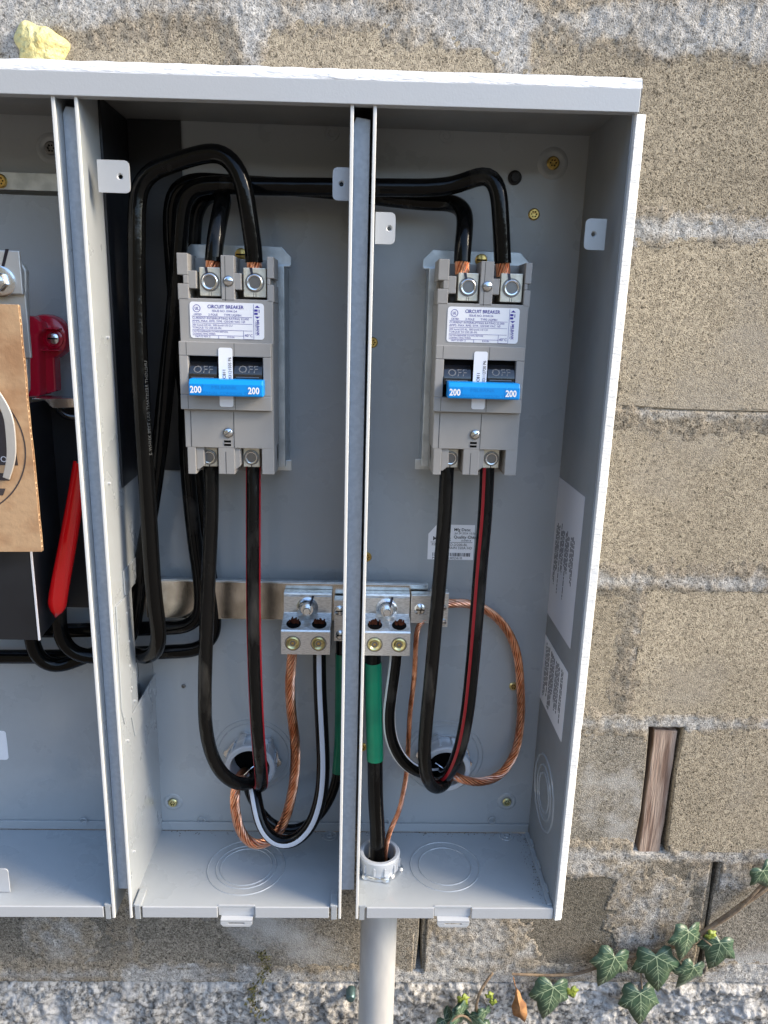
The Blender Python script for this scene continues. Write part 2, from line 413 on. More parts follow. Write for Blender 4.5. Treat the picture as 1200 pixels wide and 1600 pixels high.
GAP = .0045
cracks = [(P(1106, 1430, WY).x, zrow[0], zrow[1]), (P(655, 1480, WY).x, zrow[0], zrow[1])]
for i, j in enumerate(rows):
    z0, z1 = zrow[i] + GAP, zrow[i + 1] - GAP
    for a, b in zip(j[:-1], j[1:]):
        x0, x1 = a + GAP, b - GAP
        if i == 0 and any(abs(a - q[0]) < .01 for q in cracks): x0 = a + .0006
        if i == 0 and any(abs(b - q[0]) < .01 for q in cracks): x1 = b - .0006
        if i == 1 and abs(b - slotc) < .01: x1 = P(1006, 1240, WY).x
        if i == 1 and abs(a - slotc) < .01: x0 = P(1050, 1240, WY).x
        c = ((x0 + x1) / 2, (z0 + z1) / 2)
        dy = random.uniform(-.0012, .0012)
        pts = []
        for (ax, az, bx, bz) in ((x0, z0, x1, z0), (x1, z0, x1, z1), (x1, z1, x0, z1), (x0, z1, x0, z0)):
            n = 5 if abs(ax - bx) > .1 else 3
            for k in range(n):
                t = k / n; rr = .0035 if k == 0 else random.uniform(0, .0018)
                px_, pz_ = ax + (bx - ax) * t, az + (bz - az) * t
                px_ += (c[0] - px_) / abs(c[0] - px_ + 1e-9) * rr * (1 if abs(c[0] - px_) > .05 else 0); pz_ += (c[1] - pz_) / abs(c[1] - pz_ + 1e-9) * rr * (1 if abs(c[1] - pz_) > .05 else 0)
                pts.append((px_, pz_))
        bm_ = MB()
        ins = [(p[0] + (c[0] - p[0]) * .009, p[1] + (c[1] - p[1]) * .02) for p in pts]
        n = len(pts)
        vs = [(p[0], WY + dy, p[1]) for p in ins] + [(p[0], WY + dy + .0025, p[1]) for p in pts] + [(p[0], WY + .06, p[1]) for p in pts]
        fs = [tuple(range(n))] + [(k, k + n, (k + 1) % n + n, (k + 1) % n) for k in range(n)] + [(k + n, k + 2 * n, (k + 1) % n + 2 * n, (k + 1) % n + n) for k in range(n)]
        fs[0] = fs[0][::1]
        bm_.add(vs, fs)
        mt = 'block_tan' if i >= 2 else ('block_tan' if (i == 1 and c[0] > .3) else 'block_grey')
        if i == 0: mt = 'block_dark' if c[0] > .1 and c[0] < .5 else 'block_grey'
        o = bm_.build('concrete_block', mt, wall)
MORT = {}
# mortar sheet, proud in the joints and smeared over the block edges
def mortarY(X, Z):
    d = np.full(X.shape, 9.0)
    for z in zrow: d = np.minimum(d, np.abs(Z - z))
    open_ = np.zeros(X.shape)
    for i, j in enumerate(rows):
        inrow = (Z > zrow[i]) & (Z < zrow[i + 1])
        for x in j:
            dd = np.abs(X - x + .002 * (fbm(Z * 60, X * 0 + x, 31) - .5))
            d = np.where(inrow, np.minimum(d, dd), d)
    n = fbm(X * 16, Z * 16, 11); n2 = fbm(X * 70, Z * 70, 21, 3); n3 = fbm(X * 220, Z * 220, 41, 2)
    top = np.clip((Z - (zrow[5] - .045)) / .03, 0, 1) * np.clip((X + 2) / 1, 0, 1)      # upper course is smeared widely
    topc = np.clip((Z - (zrow[6] - .075)) / .05, 0, 1)
    low = np.clip(((zrow[1] + .0) - Z) / .02, 0, 1)
    vert = d < 9
    crk = np.ones(X.shape)
    for (cx, a, b) in cracks: crk = np.minimum(crk, np.where((Z > a + .006) & (Z < b - .012), np.clip((np.abs(X - cx) - .01) / .03, 0, 1), 1))
    e = .0085 + .013 * np.clip(n - .40, 0, 1) * 2 + .018 * topc * np.clip(n - .25, 0, 1) * 2 + .022 * low * np.clip(n - .42, 0, 1) * 2
    e = e * np.where((Z < zrow[3]) | (Z > zrow[5] - .02), 1, .75) * crk
    hz = np.full(X.shape, 9.0)
    for z in zrow: hz = np.minimum(hz, np.abs(Z - z))
    e = np.where((hz > .02) & (Z < zrow[5]), e * .45, e)
    e = np.where((hz > .012) & (Z > zrow[2]) & (Z < zrow[3]), .001, e)
    e = np.where(np.abs(Z - zrow[4]) < .03, e * .35, e)
    film = np.full(X.shape, -1.0)
    for (fx, fz, rx, rz) in ((1010, 1435, .055, .085), (930, 1358, .09, .016), (745, 1485, .075, .07), (90, 1470, .05, .04), (1150, 1370, .06, .02)):
        c = P(fx, fz, WY); film = np.maximum(film, 1 - np.sqrt(((X - c.x) / rx) ** 2 + ((Z - c.z) / rz) ** 2))
    film = film + (n - .5) * 1.1 + (n2 - .5) * .5
    e = np.where(film > -.2, np.maximum(e, d + film * .016), e)
    y = WY - .0010 + .10 * np.clip(d - e, -.004, .06) + .0030 * (n2 - .5) + .0022 * (n3 - .5)
    MORT['cover'] = np.clip((e - d) / .014 + (n2 - .5) * 1.4 + (n3 - .5) * .5 + .12, 0, 1) * (.72 + .28 * n)
    for zr in zrow[4:5]: y = y + .003 * ((np.abs(Z - zr - .0050 - .0024 * (n2 - .5)) < .0011) & (n > .46))
    # open cracks between blocks and the slot that holds the wood
    for (cx, a, b) in cracks:
        y = np.where((np.abs(X - cx) < .0075) & (Z > a + .004) & (Z < b - .010), WY + .05, y)
    sx0, sx1 = P(1006, 1240, WY).x, P(1050, 1240, WY).x
    y = np.where((X > sx0 - .004) & (X < sx1 + .004) & (Z > zrow[1] + .004) & (Z < zrow[2] - .007), WY + .055, y)
    return y
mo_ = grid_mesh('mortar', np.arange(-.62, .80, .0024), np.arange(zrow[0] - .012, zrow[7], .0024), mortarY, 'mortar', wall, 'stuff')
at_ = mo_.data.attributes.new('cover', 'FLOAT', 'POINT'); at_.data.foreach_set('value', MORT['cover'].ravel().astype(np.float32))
# wood piece wedged in the open joint
wb = MB()
a, b, c_, d_ = P(1026, 1144, WY - .002), P(1062, 1146, WY - .002), P(1033, 1337, WY - .002), P(1001, 1336, WY - .002)
n = 8; fl = []; 
left = [a.lerp(d_, k / n) for k in range(n + 1)]; right = [b.lerp(c_, k / n) for k in range(n + 1)]
for k in range(n + 1):
    left[k].x += random.uniform(-.0006, .0006); right[k].x += random.uniform(-.0007, .0007)
loop = left + right[::-1]
wb.hull([(p.x, WY + .004, p.z) for p in loop], [(p.x, WY + .05, p.z) for p in loop])
o = wb.build('wood_wedge', 'wood', bevel=.0008); tag(o, 'weathered brown wood strip wedged upright in the open joint of the block wall', 'wood strip')

# footing
ZF = zrow[0] - .004
def footY(X, Z):
    big = fbm(X * 9, Z * 9, 5, 3); mid = fbm(X * 38, Z * 38, 7, 4); rid = np.abs(fbm(X * 55 + 4 * mid, Z * 75, 9, 3) - .5) * 2
    ledge = np.clip((ZF - Z) / .018, 0, 1)
    y = WY + .012 - .016 * ledge - .010 * (big - .5) - .014 * (mid - .5) - .008 * (rid - .3)
    y = y - .0035 * (fbm(X * 190, Z * 190, 13, 2) - .5) * 2
    return y
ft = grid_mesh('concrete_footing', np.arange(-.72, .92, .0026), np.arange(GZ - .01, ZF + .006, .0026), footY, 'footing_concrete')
tag(ft, 'rough lumpy grey concrete footing under the lowest course of blocks', 'footing')

# ================================================================== ENCLOSURE
BK = .135; X1 = -.2565; X2 = -.0145; X3 = .0045; X4 = .2355; XA = -.2755; XLEFT = -.72
ZT = .200; ZB = P(400, 1417, 0).z; ZL = P(400, 1433, 0).z
enc = empty('meter_enclosure', (0, BK, ZB), 'open grey steel electrical enclosure with three bays mounted on the block wall', 'electrical enclosure')
T = .0016
def plate(name, x0, x1, y0, y1, z0, z1, m='grey_paint', bevel=.0004, parent=None): return MB().box(x0, x1, y0, y1, z0, z1).build(name, m, parent or enc, bevel)
# backs
for x0, x1 in ((XLEFT, XA), (X1, X2), (X3, X4)):
    plate('back_panel', x0, x1, BK, BK + .002, ZB - .002, ZT + .004)
    z0 = P(400, 1292, BK).z
    # the turned-up rear flange of the floor
    MB().box(x0 + .001, x1 - .001, BK - .003, BK - .0005, ZB + .0005, ZB + .013).build('floor_flange', 'grey_paint', enc, .0008)
# ceiling
plate('ceiling_panel', XLEFT, X4 + .004, .004, BK, ZT, ZT + .0016, 'grey_paint_shaded')
# dividers and side wall (side profile polygons in Y,Z; an opening lets the cables through the left pair)
def wall_poly(x0, x1, name, opening=None, m='grey_paint', yb=BK):
    b = MB()
    if opening is None: b.box(x0, x1, 0, yb, ZL, ZT)
    else:
        yo, za, zb = opening
        b.box(x0, x1, 0, yo, ZL, ZT); b.box(x0, x1, yo, yb, zb, ZT); b.box(x0, x1, yo, yb, ZL, za)
    return b.build(name, m, enc)
OPN = (.066, P(215, 1110, X=X1).z, P(215, 905, X=X1).z)
wall_poly(XA - .0010, XA + .0006, 'divider_wall', OPN)
wall_poly(X1, X1 + .0014, 'divider_wall', OPN)
wall_poly(X2 - .0014, X2, 'divider_wall'); wall_poly(X3, X3 + .0014, 'divider_wall')
wall_poly(X4, X4 + .0014, 'side_wall', m='grey_paint_shaded')
# rolled front rims, a few mm wide, edge light painted in as a paler colour
for x0, x1 in ((XA - .0022, XA + .0010), (X1 - .0012, X1 + .0018), (X2 - .0022, X2 + .0010), (X3 - .0010, X3 + .0022)):
    MB().box(x0, x1, -.0016, .0012, ZL - .0008, ZT - .012).build('front_rim', 'rim_paint_lit', enc, .0006)
# textured outer flange at the right: a folded strip with an uneven wrinkled finish
def flange(x0, x1, z0, z1):
    b = MB(); n = 150; vs = []; fs = []
    for k in range(n + 1):
        z = z0 + (z1 - z0) * k / n
        w = .0006 * (random.random() - .5) + (.0012 if z < P(890, 1140, 0).z else 0) * -1
        vs += [(x0, -.001, z), (x0 + .0012, -.0035 + random.uniform(-.0003, .0003), z), (x1 - .002 + w, -.0028 + random.uniform(-.0004, .0004), z), (x1 + w * .5, .0015, z), (x1 + w, .02, z), (x0, .02, z)]
    for k in range(n):
        for j in range(6): a = k * 6 + j; b2 = k * 6 + (j + 1) % 6; fs.append((a, b2, b2 + 6, a + 6))
    b.add(vs, fs); return b.build('outer_flange', 'wrinkle_paint_side_lit', enc, smooth=True)
flange(X4 + .0014, X4 + .0125, ZL, ZT - .013)
plate('outer_side', X4 + .0014, X4 + .0034, .02, BK + .008, ZL + .002, ZT, 'grey_paint')
# recessed strips between the bays
for x0, x1 in ((XA + .0007, X1 - .0002), (X2 + .0002, X3 - .0032)):
    b = MB(); ztop = ZT - .021
    b.prism([(x0, ZB + .010), (x1, ZB + .010), (x1, ztop), (x0 + .003, ztop + .002), (x0, ztop - .004)], 'Y', .016, .018)
    b.build('filler_strip', 'strip_steel', enc, .0006)
plate('gap_back', XA + .0007, X1 - .0002, BK, BK + .002, ZB + .01, ZT, 'grey_paint_shaded'); plate('gap_back', X2 + .0002, X3 - .0002, BK, BK + .002, ZB + .01, ZT, 'grey_paint_shaded')
# hood: fascia and wrinkled sloping top
hz0, hz1 = .1862, .2052
hb = MB()
hood_x0, hood_x1 = XLEFT, P(1002, 140, -.004).x
hb.prism([(-.0045, hz0), (-.0045, hz1), (-.0030, hz1 + .0006), (-.0015, hz1), (-.0015, hz0 + .002), (.006, hz0 + .004), (.006, hz0)], 'X', hood_x0, hood_x1)
TILT = .0075
hb.v = [(x, y, z + TILT * x) for x, y, z in hb.v]
hood = hb.build('hood_fascia', 'fascia_paint', enc, .0005)
def hood_top():
    n = 420; prof = [(-.0042, hz1 + .0002), (-.0038, hz1 + .0022), (-.0028, hz1 + .0048), (-.0014, hz1 + .0078), (.0010, hz1 + .0100), (.05, hz1 + .0115), (BK + .008, hz1 + .014)]
    vs = []; fs = []; m_ = len(prof)
    for k in range(n + 1):
        x = hood_x0 + (hood_x1 + .001 - hood_x0) * k / n
        for j, (y, z) in enumerate(prof):
            d = .0010 * (float(fbm(np.array([x * 60.]), np.array([j * 1.7]), 77, 2)[0]) - .5) * (1 if 0 < j < 5 else .3)
            vs.append((x, y - d, z + d + TILT * x))
    for k in range(n):
        for j in range(m_ - 1): a = k * m_ + j; fs.append((a, a + m_, a + m_ + 1, a + 1))
    b = MB(); b.add(vs, fs)
    b.add([(hood_x1 + .001, y, z + TILT * x) for y, z in prof] + [(hood_x1 + .001, BK + .008, hz0), (hood_x1 + .001, -.003, hz0 + .002)], [tuple(range(m_ + 2))])
    return b.build('hood_top', 'wrinkle_paint_lit', enc, smooth=True)
hood_top()
# floors with down-turned lip, latch plate, slotted tab and corner blocks
def floor(x0, x1, cuts, latch):
    plate('floor_panel', x0, x1, .0008, BK - .003, ZB - .0016, ZB, 'grey_paint', .0003)
    a, b = cuts
    l0, l1 = latch if latch else (b, b)
    for q0, q1 in ((a, l0), (l1, b)) if latch else ((a, b),):
        MB().box(q0, q1, -.0018, .0006, ZL + .0005, ZB + .0006).build('floor_lip', 'fascia_paint', enc, .0005)
    if latch:
        MB().box(l0 + .0006, l1 - .0006, .0010, .0028, ZL + .0012, ZB + .0012).build('latch_plate', 'fascia_paint', enc, .0005)
        tb = MB(); tz1 = ZL + .0005; tz0 = tz1 - .0085; xa, xb = l0 + .004, l1 - .003
        # slotted hasp tab: frame of four bars with rounded lower corners
        sx0, sx1, sz0, sz1 = xa + .009, xb - .009, tz0 + .0035, tz0 + .0058
        tb.box(xa, xb, -.006, -.0045, sz1, tz1); tb.box(xa, sx0, -.006, -.0045, sz0, sz1); tb.box(sx1, xb, -.006, -.0045, sz0, sz1)
        tb.prism([(xa, sz0), (xa + .003, tz0), (xb - .003, tz0), (xb, sz0)], 'Y', -.006, -.0045)
        tb.box(xa, xb, -.006, .003, tz1 - .0008, tz1 + .0006)
        tb.build('hasp_tab', 'fascia_paint', enc, .0003)
def corner(x0, x1, name='corner_block'):
    b = MB(); b.prism(round_rect(x0, x1, -.001, .026, .004, corners=(1, 1, 0, 0)), 'Z', ZB, ZB + .0035)
    b.box(x0 + .001, x1 - .001, -.0016, .001, ZL - .002, ZB + .003)
    b.build(name, 'grey_paint', enc, .0005)
floor(XLEFT, XA, (XLEFT, P(162, 1420, 0).x), None)
floor(X1, X2, (P(223, 1420, 0).x, P(514, 1420, 0).x), (P(340, 1420, 0).x, P(399, 1420, 0).x))
floor(X3, X4, (P(573, 1420, 0).x, X4 - .0003), (P(678, 1420, 0).x, P(737, 1420, 0).x))
corner(P(164, 1420, 0).x, XA - .003); corner(X1 + .004, P(221, 1420, 0).x); corner(P(516, 1420, 0).x, X2 - .003); corner(X3 + .0025, P(571, 1420, 0).x)
# small upright tab on the left bay floor
b = MB(); q = P(12, 1410, 0.012); b.prism(round_rect(q.x - .04, q.x, ZB + .001, ZB + .033, .004, corners=(1, 0, 0, 0)), 'Y', .02, .0216); b.build('floor_tab', 'fascia_paint', enc, .0004)
# knock-outs: thin stamped rings
def ring(c, axis, r, name='knockout_ring', w=.0009, h=.0009, m='grey_paint'):
    b = MB(); b.lathe(c, axis, [(r - w, -.0001), (r - w * .3, h), (r + w * .3, h), (r + w, -.0001)], 72, closed=True)
    return b.build(name, m, enc, smooth=True)
c1 = P(385, 1354, Z=ZB); c2 = P(695, 1353, Z=ZB)
for r in (.0475, .0372, .0318): ring((c1.x, c1.y, ZB), (0, 0, 1), r)
for r in (.0435, .0330): ring((c2.x, c2.y, ZB), (0, 0, 1), r)
c3 = P(791, 1306, Z=ZB)
for r in (.009, .0035): ring((c3.x, c3.y, ZB), (0, 0, 1), r)
c4 = P(515, 1306, Z=ZB)
for r in (.009, .0035): ring((c4.x, c4.y, ZB), (0, 0, 1), r)
c5 = P(850, 1238, X=X4)
for r in (.046, .033, .024): ring((X4, c5.y, c5.z), (-1, 0, 0), r, m='grey_paint', w=.0016, h=.0013)
for px_, py_ in ((315, 1282), (769, 1282), (131, 1283), (603, 1284)):
    q = P(px_, py_, BK - .003); ring((q.x, q.y, q.z), (0, -1, 0), .0045)
# hinge of seam along the right edge of the floor
b = MB(); b.box(X4 - .006, X4 - .0003, .004, BK - .004, ZB + .0002, ZB + .0022)
for k in range(3): b.box(X4 - .003, X4 - .0002, .02 + .04 * k, .034 + .04 * k, ZB + .002, ZB + .006)
b.build('floor_seam', 'grey_paint', enc, .0005)
# cover-mounting tabs with a hole
def tab(px0, px1, py0, py1, Y, side, m='fascia_paint'):
    a, b2 = P(px0, py0, Y), P(px1, py1, Y); x0, x1 = a.x, b2.x; z0, z1 = b2.z, a.z; r = .0045
    cs = (1, 0, 0, 1) if side == 'r' else (0, 1, 1, 0)
    hx = x0 + (x1 - x0) * (.70 if side == 'r' else .42); hz = (z0 + z1) / 2; n = 24
    outer = round_rect(x0, x1, z0, z1, r, 4, cs)
    # plate with a real hole: ring bridge by angle sampling
    vs = []; fs = []
    def edge(th):
        dx, dz = math.cos(th), math.sin(th); t = 9
        if dx > 1e-9: t = min(t, (x1 - hx) / dx)
        if dx < -1e-9: t = min(t, (x0 - hx) / dx)
        if dz > 1e-9: t = min(t, (z1 - hz) / dz)
        if dz < -1e-9: t = min(t, (z0 - hz) / dz)
        X_, Z_ = hx + dx * t, hz + dz * t
        for sx_, sz_, on in ((1, 1, cs[0]), (-1, 1, cs[1]), (-1, -1, cs[2]), (1, -1, cs[3])):
            cx_, cz_ = (x1 - r if sx_ > 0 else x0 + r), (z1 - r if sz_ > 0 else z0 + r)
            if on and (X_ - cx_) * sx_ > 0 and (Z_ - cz_) * sz_ > 0:
                # intersect with corner circle
                ox, oz = hx - cx_, hz - cz_; B = ox * dx + oz * dz; C = ox * ox + oz * oz - r * r
                t2 = -B + math.sqrt(max(B * B - C, 0)); X_, Z_ = hx + dx * t2, hz + dz * t2
        return X_, Z_
    angs = sorted([2 * math.pi * k / 40 for k in range(40)] + [math.atan2(zz - hz, xx - hx) % (2 * math.pi) for xx in (x0, x1) for zz in (z0, z1)])
    for th in angs:
        X_, Z_ = edge(th)
        for (rr, yy) in ((None, Y), (.0030, Y), (.0020, Y + .0009), (.0019, Y + .0022), (None, Y + .0016)):
            if rr is None: vs.append((X_, yy, Z_))
            else: vs.append((hx + math.cos(th) * rr, yy, hz + math.sin(th) * rr))
    n = len(angs)
    for k in range(n):
        k2 = (k + 1) % n
        for j in range(5): j2 = (j + 1) % 5; fs.append((k * 5 + j, k * 5 + j2, k2 * 5 + j2, k2 * 5 + j))
    mb = MB(); mb.add(vs, fs)
    wx = x0 if side == 'r' else x1
    return mb.build('mounting_tab', m, enc)
tab(151, 204, 249, 302, .012, 'r'); tab(520, 552, 261, 314, .012, 'l'); tab(587, 617, 331, 382, .010, 'r'); tab(916, 944, 341, 391, .018, 'l', 'grey_paint')
# screws
def screw(px, py, Y, r, m='brass', name='screw', recess=True, dimple=None, parent=None, flat=False):
    q = P(px, py, Y); b = MB()
    h = .0022
    if recess:   # star socket
        b.lathe(q, (0, -1, 0), [(r, 0), (r, h * .5), (r * .8, h), (r * .45, h), (r * .4, h * .45), (0, h * .4)], 20)
        for k in range(6):
            th = math.pi * k / 3; b.cyl((q.x + math.cos(th) * r * .45, q.y, q.z + math.sin(th) * r * .45), (0, -1, 0), r * .13, h * 1.02, 6, 1)
    else: b.lathe(q, (0, -1, 0), [(r, 0), (r, h * .5), (r * .7, h), (0, h * 1.1)], 20); b.box(q.x - r * .8, q.x + r * .8, q.y - h * 1.16, q.y - h * .9, q.z - r * .12, q.z + r * .12, 1)
    o = b.build(name, [m, 'hole'], parent or enc, smooth=True)
    if dimple:
        d = MB(); d.lathe((q.x, BK, q.z), (0, -1, 0), [(dimple, -.0002), (dimple * .8, .0014), (dimple * .62, .0012), (r * 1.02, .0002)], 36); d.build('dimple', 'grey_paint', enc, smooth=True)
    return o
screw(864, 255, BK - .001, .0068, 'brass', dimple=.017); screw(834, 335, BK, .0062); screw(792, 1253, BK - .001, .006, 'yellow_zinc', dimple=.013); screw(270, 1254, BK - .001, .006, 'yellow_zinc', dimple=.013)
screw(582, 535, BK, .006); screw(573, 870, BK, .006); screw(566, 1167, BK, .006); screw(802, 1072, BK, .0055, 'yellow_zinc'); screw(1, 283, .118, .007)
screw(287, 1072, BK, .0028, 'steel_dark'); screw(80, 232, BK, .007, 'steel_dark', dimple=.016)
b = MB(); q = P(804, 278, BK); b.lathe(q, (0, -1, 0), [(.0074, 0), (.0074, .002), (.0066, .0026), (.0055, .0026), (.0055, .0045), (.0045, .006), (0, .0062)], 24); b.build('rubber_plug', 'rubber', enc, smooth=True)
b = MB(); q = P(698, 212, BK); b.lathe(q, (0, -1, 0), [(.008, -.0002), (.007, .0008), (.004, .0008), (.003, -.0002)], 24); b.build('stamped_dimple', 'grey_paint', enc, smooth=True)
b = MB(); q = P(519, 208, BK); b.lathe(q, (0, -1, 0), [(.008, -.0002), (.007, .0008), (.004, .0008), (.003, -.0002)], 24); b.build('stamped_dimple', 'grey_paint', enc, smooth=True)
# barrier sheets, black
b = MB(); pa, pb, pc, pd = [P(*q, X=X1 + .004) for q in ((150, 150), (152, 153), (187, 762), (183, 768))]
sy0 = P(183, 600, X=X1 + .004).y
b.prism([(sy0, ZT - .001), (BK - .002, ZT - .001), (BK - .002, P(218, 738, X=X1 + .004).z), (sy0, P(190, 764, X=X1 + .004).z)], 'X', X1 + .0016, X1 + .0040)
tag(b.build('barrier_sheet', 'black_plastic', enc, .0003), 'black insulating sheet on the side of the middle bay')
q0, q1 = P(203, 188, BK - .002), P(302, 735, BK - .002)
MB().box(X1 + .0045, q1.x, BK - .004, BK - .0015, q1.z, ZT - .0005).build('barrier_sheet', 'black_plastic', enc, .0003)
# hinge-like brackets riveted to the divider round the cable opening
def on_div(poly, name, off=.0016, th=.0014):
    pts = [P(x, y, X=X1 + off + th) for x, y in poly]
    b = MB(); b.prism([(p.y, p.z) for p in pts], 'X', X1 + off - .0001, X1 + off + th); return b.build(name, 'grey_paint', enc, .0005)
on_div([(193, 893), (214, 869), (213, 905), (199, 930), (196, 930)], 'riveted_bracket')
on_div([(182, 948), (199, 930), (207, 1120), (196, 1132), (191, 1110)], 'riveted_bracket')
on_div([(206, 1118), (250, 1040), (252, 1075), (212, 1150)], 'riveted_bracket')
for px_, py_ in ((198, 958), (202, 1002), (203, 1040), (206, 1074), (205, 1080), (212, 1095), (220, 1108), (240, 1077), (201, 1157), (211, 1330), (170, 527), (172, 755)):
    q = P(px_, py_, X=X1 + .003); b = MB(); b.lathe(q, (1, 0, 0), [(.0016, -.002), (.0014, .0005), (0, .0008)], 12); b.build('rivet', 'fascia_paint', enc, smooth=True)
# left bay: galvanised mounting plate on the back
q0 = P(0, 268, .118); q1 = P(120, 300, .118)
MB().box(XLEFT, XA - .002, .118, .1195, q1.z, q0.z).build('mounting_rail', 'galvanised', enc, .0005)
q0, q1 = P(0, 303, .122), P(120, 622, .122)
MB().box(XLEFT, XA - .002, .122, .1235, q1.z, q0.z).build('mounting_plate', 'grey_paint', enc, .0005)
# stickers
def sticker(parent, poly, Y, name='sticker', m='sticker'):
    b = MB(); b.prism(poly, 'Y', Y - .0004, Y); return b.build(name, m, parent)
q0, q1 = P(670, 819, BK - .0001), P(739, 875, BK - .0001)
st = sticker(enc, [(q0.x, q1.z), (q1.x, q1.z), (q1.x, q0.z), (q0.x + .010, q0.z), (q0.x, q0.z - .012)], BK - .0001); tag(st, 'white date and quality check label on the back of the right bay')
b = MB(); ux, uz = (1, 0, 0), (0, 0, 1); Yt = BK - .0007; w = q1.x - q0.x; h = q0.z - q1.z
def tl(s, fx, fz, size, al='LEFT', sx=1.0, bold=0): b.text(s, size, (q0.x + w * fx, Yt, q0.z - h * fz), ux, uz, 0, al, sx, bold)
tl('Mfg Date:', .55, .14, .0052, bold=.015); tl('Jul 24 2024 10:56', .57, .24, .0036); tl('Quality Chkd:', .55, .35, .0052, bold=.015); tl('0104914', .72, .45, .0034)
tl('Milbank', .1, .40, .007, bold=.02); b.box(q0.x + .003, q1.x - .002, Yt, Yt + .0002, q0.z - h * .505, q0.z - h * .495)
tl('P/N U3040-O-2/200-BL', .08, .57, .0045); tl('3 POS MAIN 320A HD', .2, .66, .0045)
xx = q0.x + .006
while xx < q1.x - .004:
    ww = random.choice((.0003, .0005, .0009)); b.box(xx, xx + ww, Yt, Yt + .0002, q0.z - h * .9, q0.z - h * .80); xx += ww + random.choice((.0003, .0006, .0011))
tl('MMH0002402410', .1, .955, .0042, sx=1.2)
b.build('lettering', 'ink_black', st)
q0, q1 = P(-60, 1141, BK - .0001), P(14, 1187, BK - .0001)
tag(sticker(enc, round_rect(q0.x, q1.x, q1.z, q0.z, .004), BK - .0001), 'blank white label on the back of the left bay')
def side_sticker(pts, lines, label, m, along=(.12, .88)):
    Xs = X4 - .0001
    p = [P(x, y, X=Xs) for x, y in pts]     # order: top-left, top-right, bottom-right, bottom-left as seen
    ys = (p[0].y + p[3].y) / 2, (p[1].y + p[2].y) / 2; zs = (p[0].z + p[1].z) / 2, (p[2].z + p[3].z) / 2
    b = MB(); b.prism(round_rect(min(ys), max(ys), min(zs), max(zs), .002), 'X', Xs - .0005, Xs - .0001)
    s = b.build('sticker', m, enc); tag(s, label)
    b = MB(); y0, y1 = min(ys), max(ys); z0, z1 = min(zs), max(zs)
    for k in range(lines):
        y = y1 + (y0 - y1) * (.14 + .72 * (k + .5) / lines); hgt = (y1 - y0) / lines * .32
        if k % 5 == 4: continue
        z = z1 - (z1 - z0) * (along[0] + random.uniform(0, .05)); ze = z0 + (z1 - z0) * (1 - along[1] + random.uniform(0, .3))
        while z > ze:
            l = random.uniform(.002, .008); b.box(Xs - .0007, Xs - .0005, y - hgt * .5, y + hgt * .5, max(z - l, ze), z); z -= l + .0014
    b.build('fine_print', 'ink_black', s)
side_sticker([(871, 741), (914, 778), (892, 1018), (855, 954)], 20, 'tall grey label with upright rows of fine print on the side wall', 'sticker_grey', (.28, .80))
side_sticker([(850, 988), (887, 1048), (879, 1160), (843, 1090)], 17, 'smaller white label dense with fine print on the side wall', 'sticker', (.06, .94))

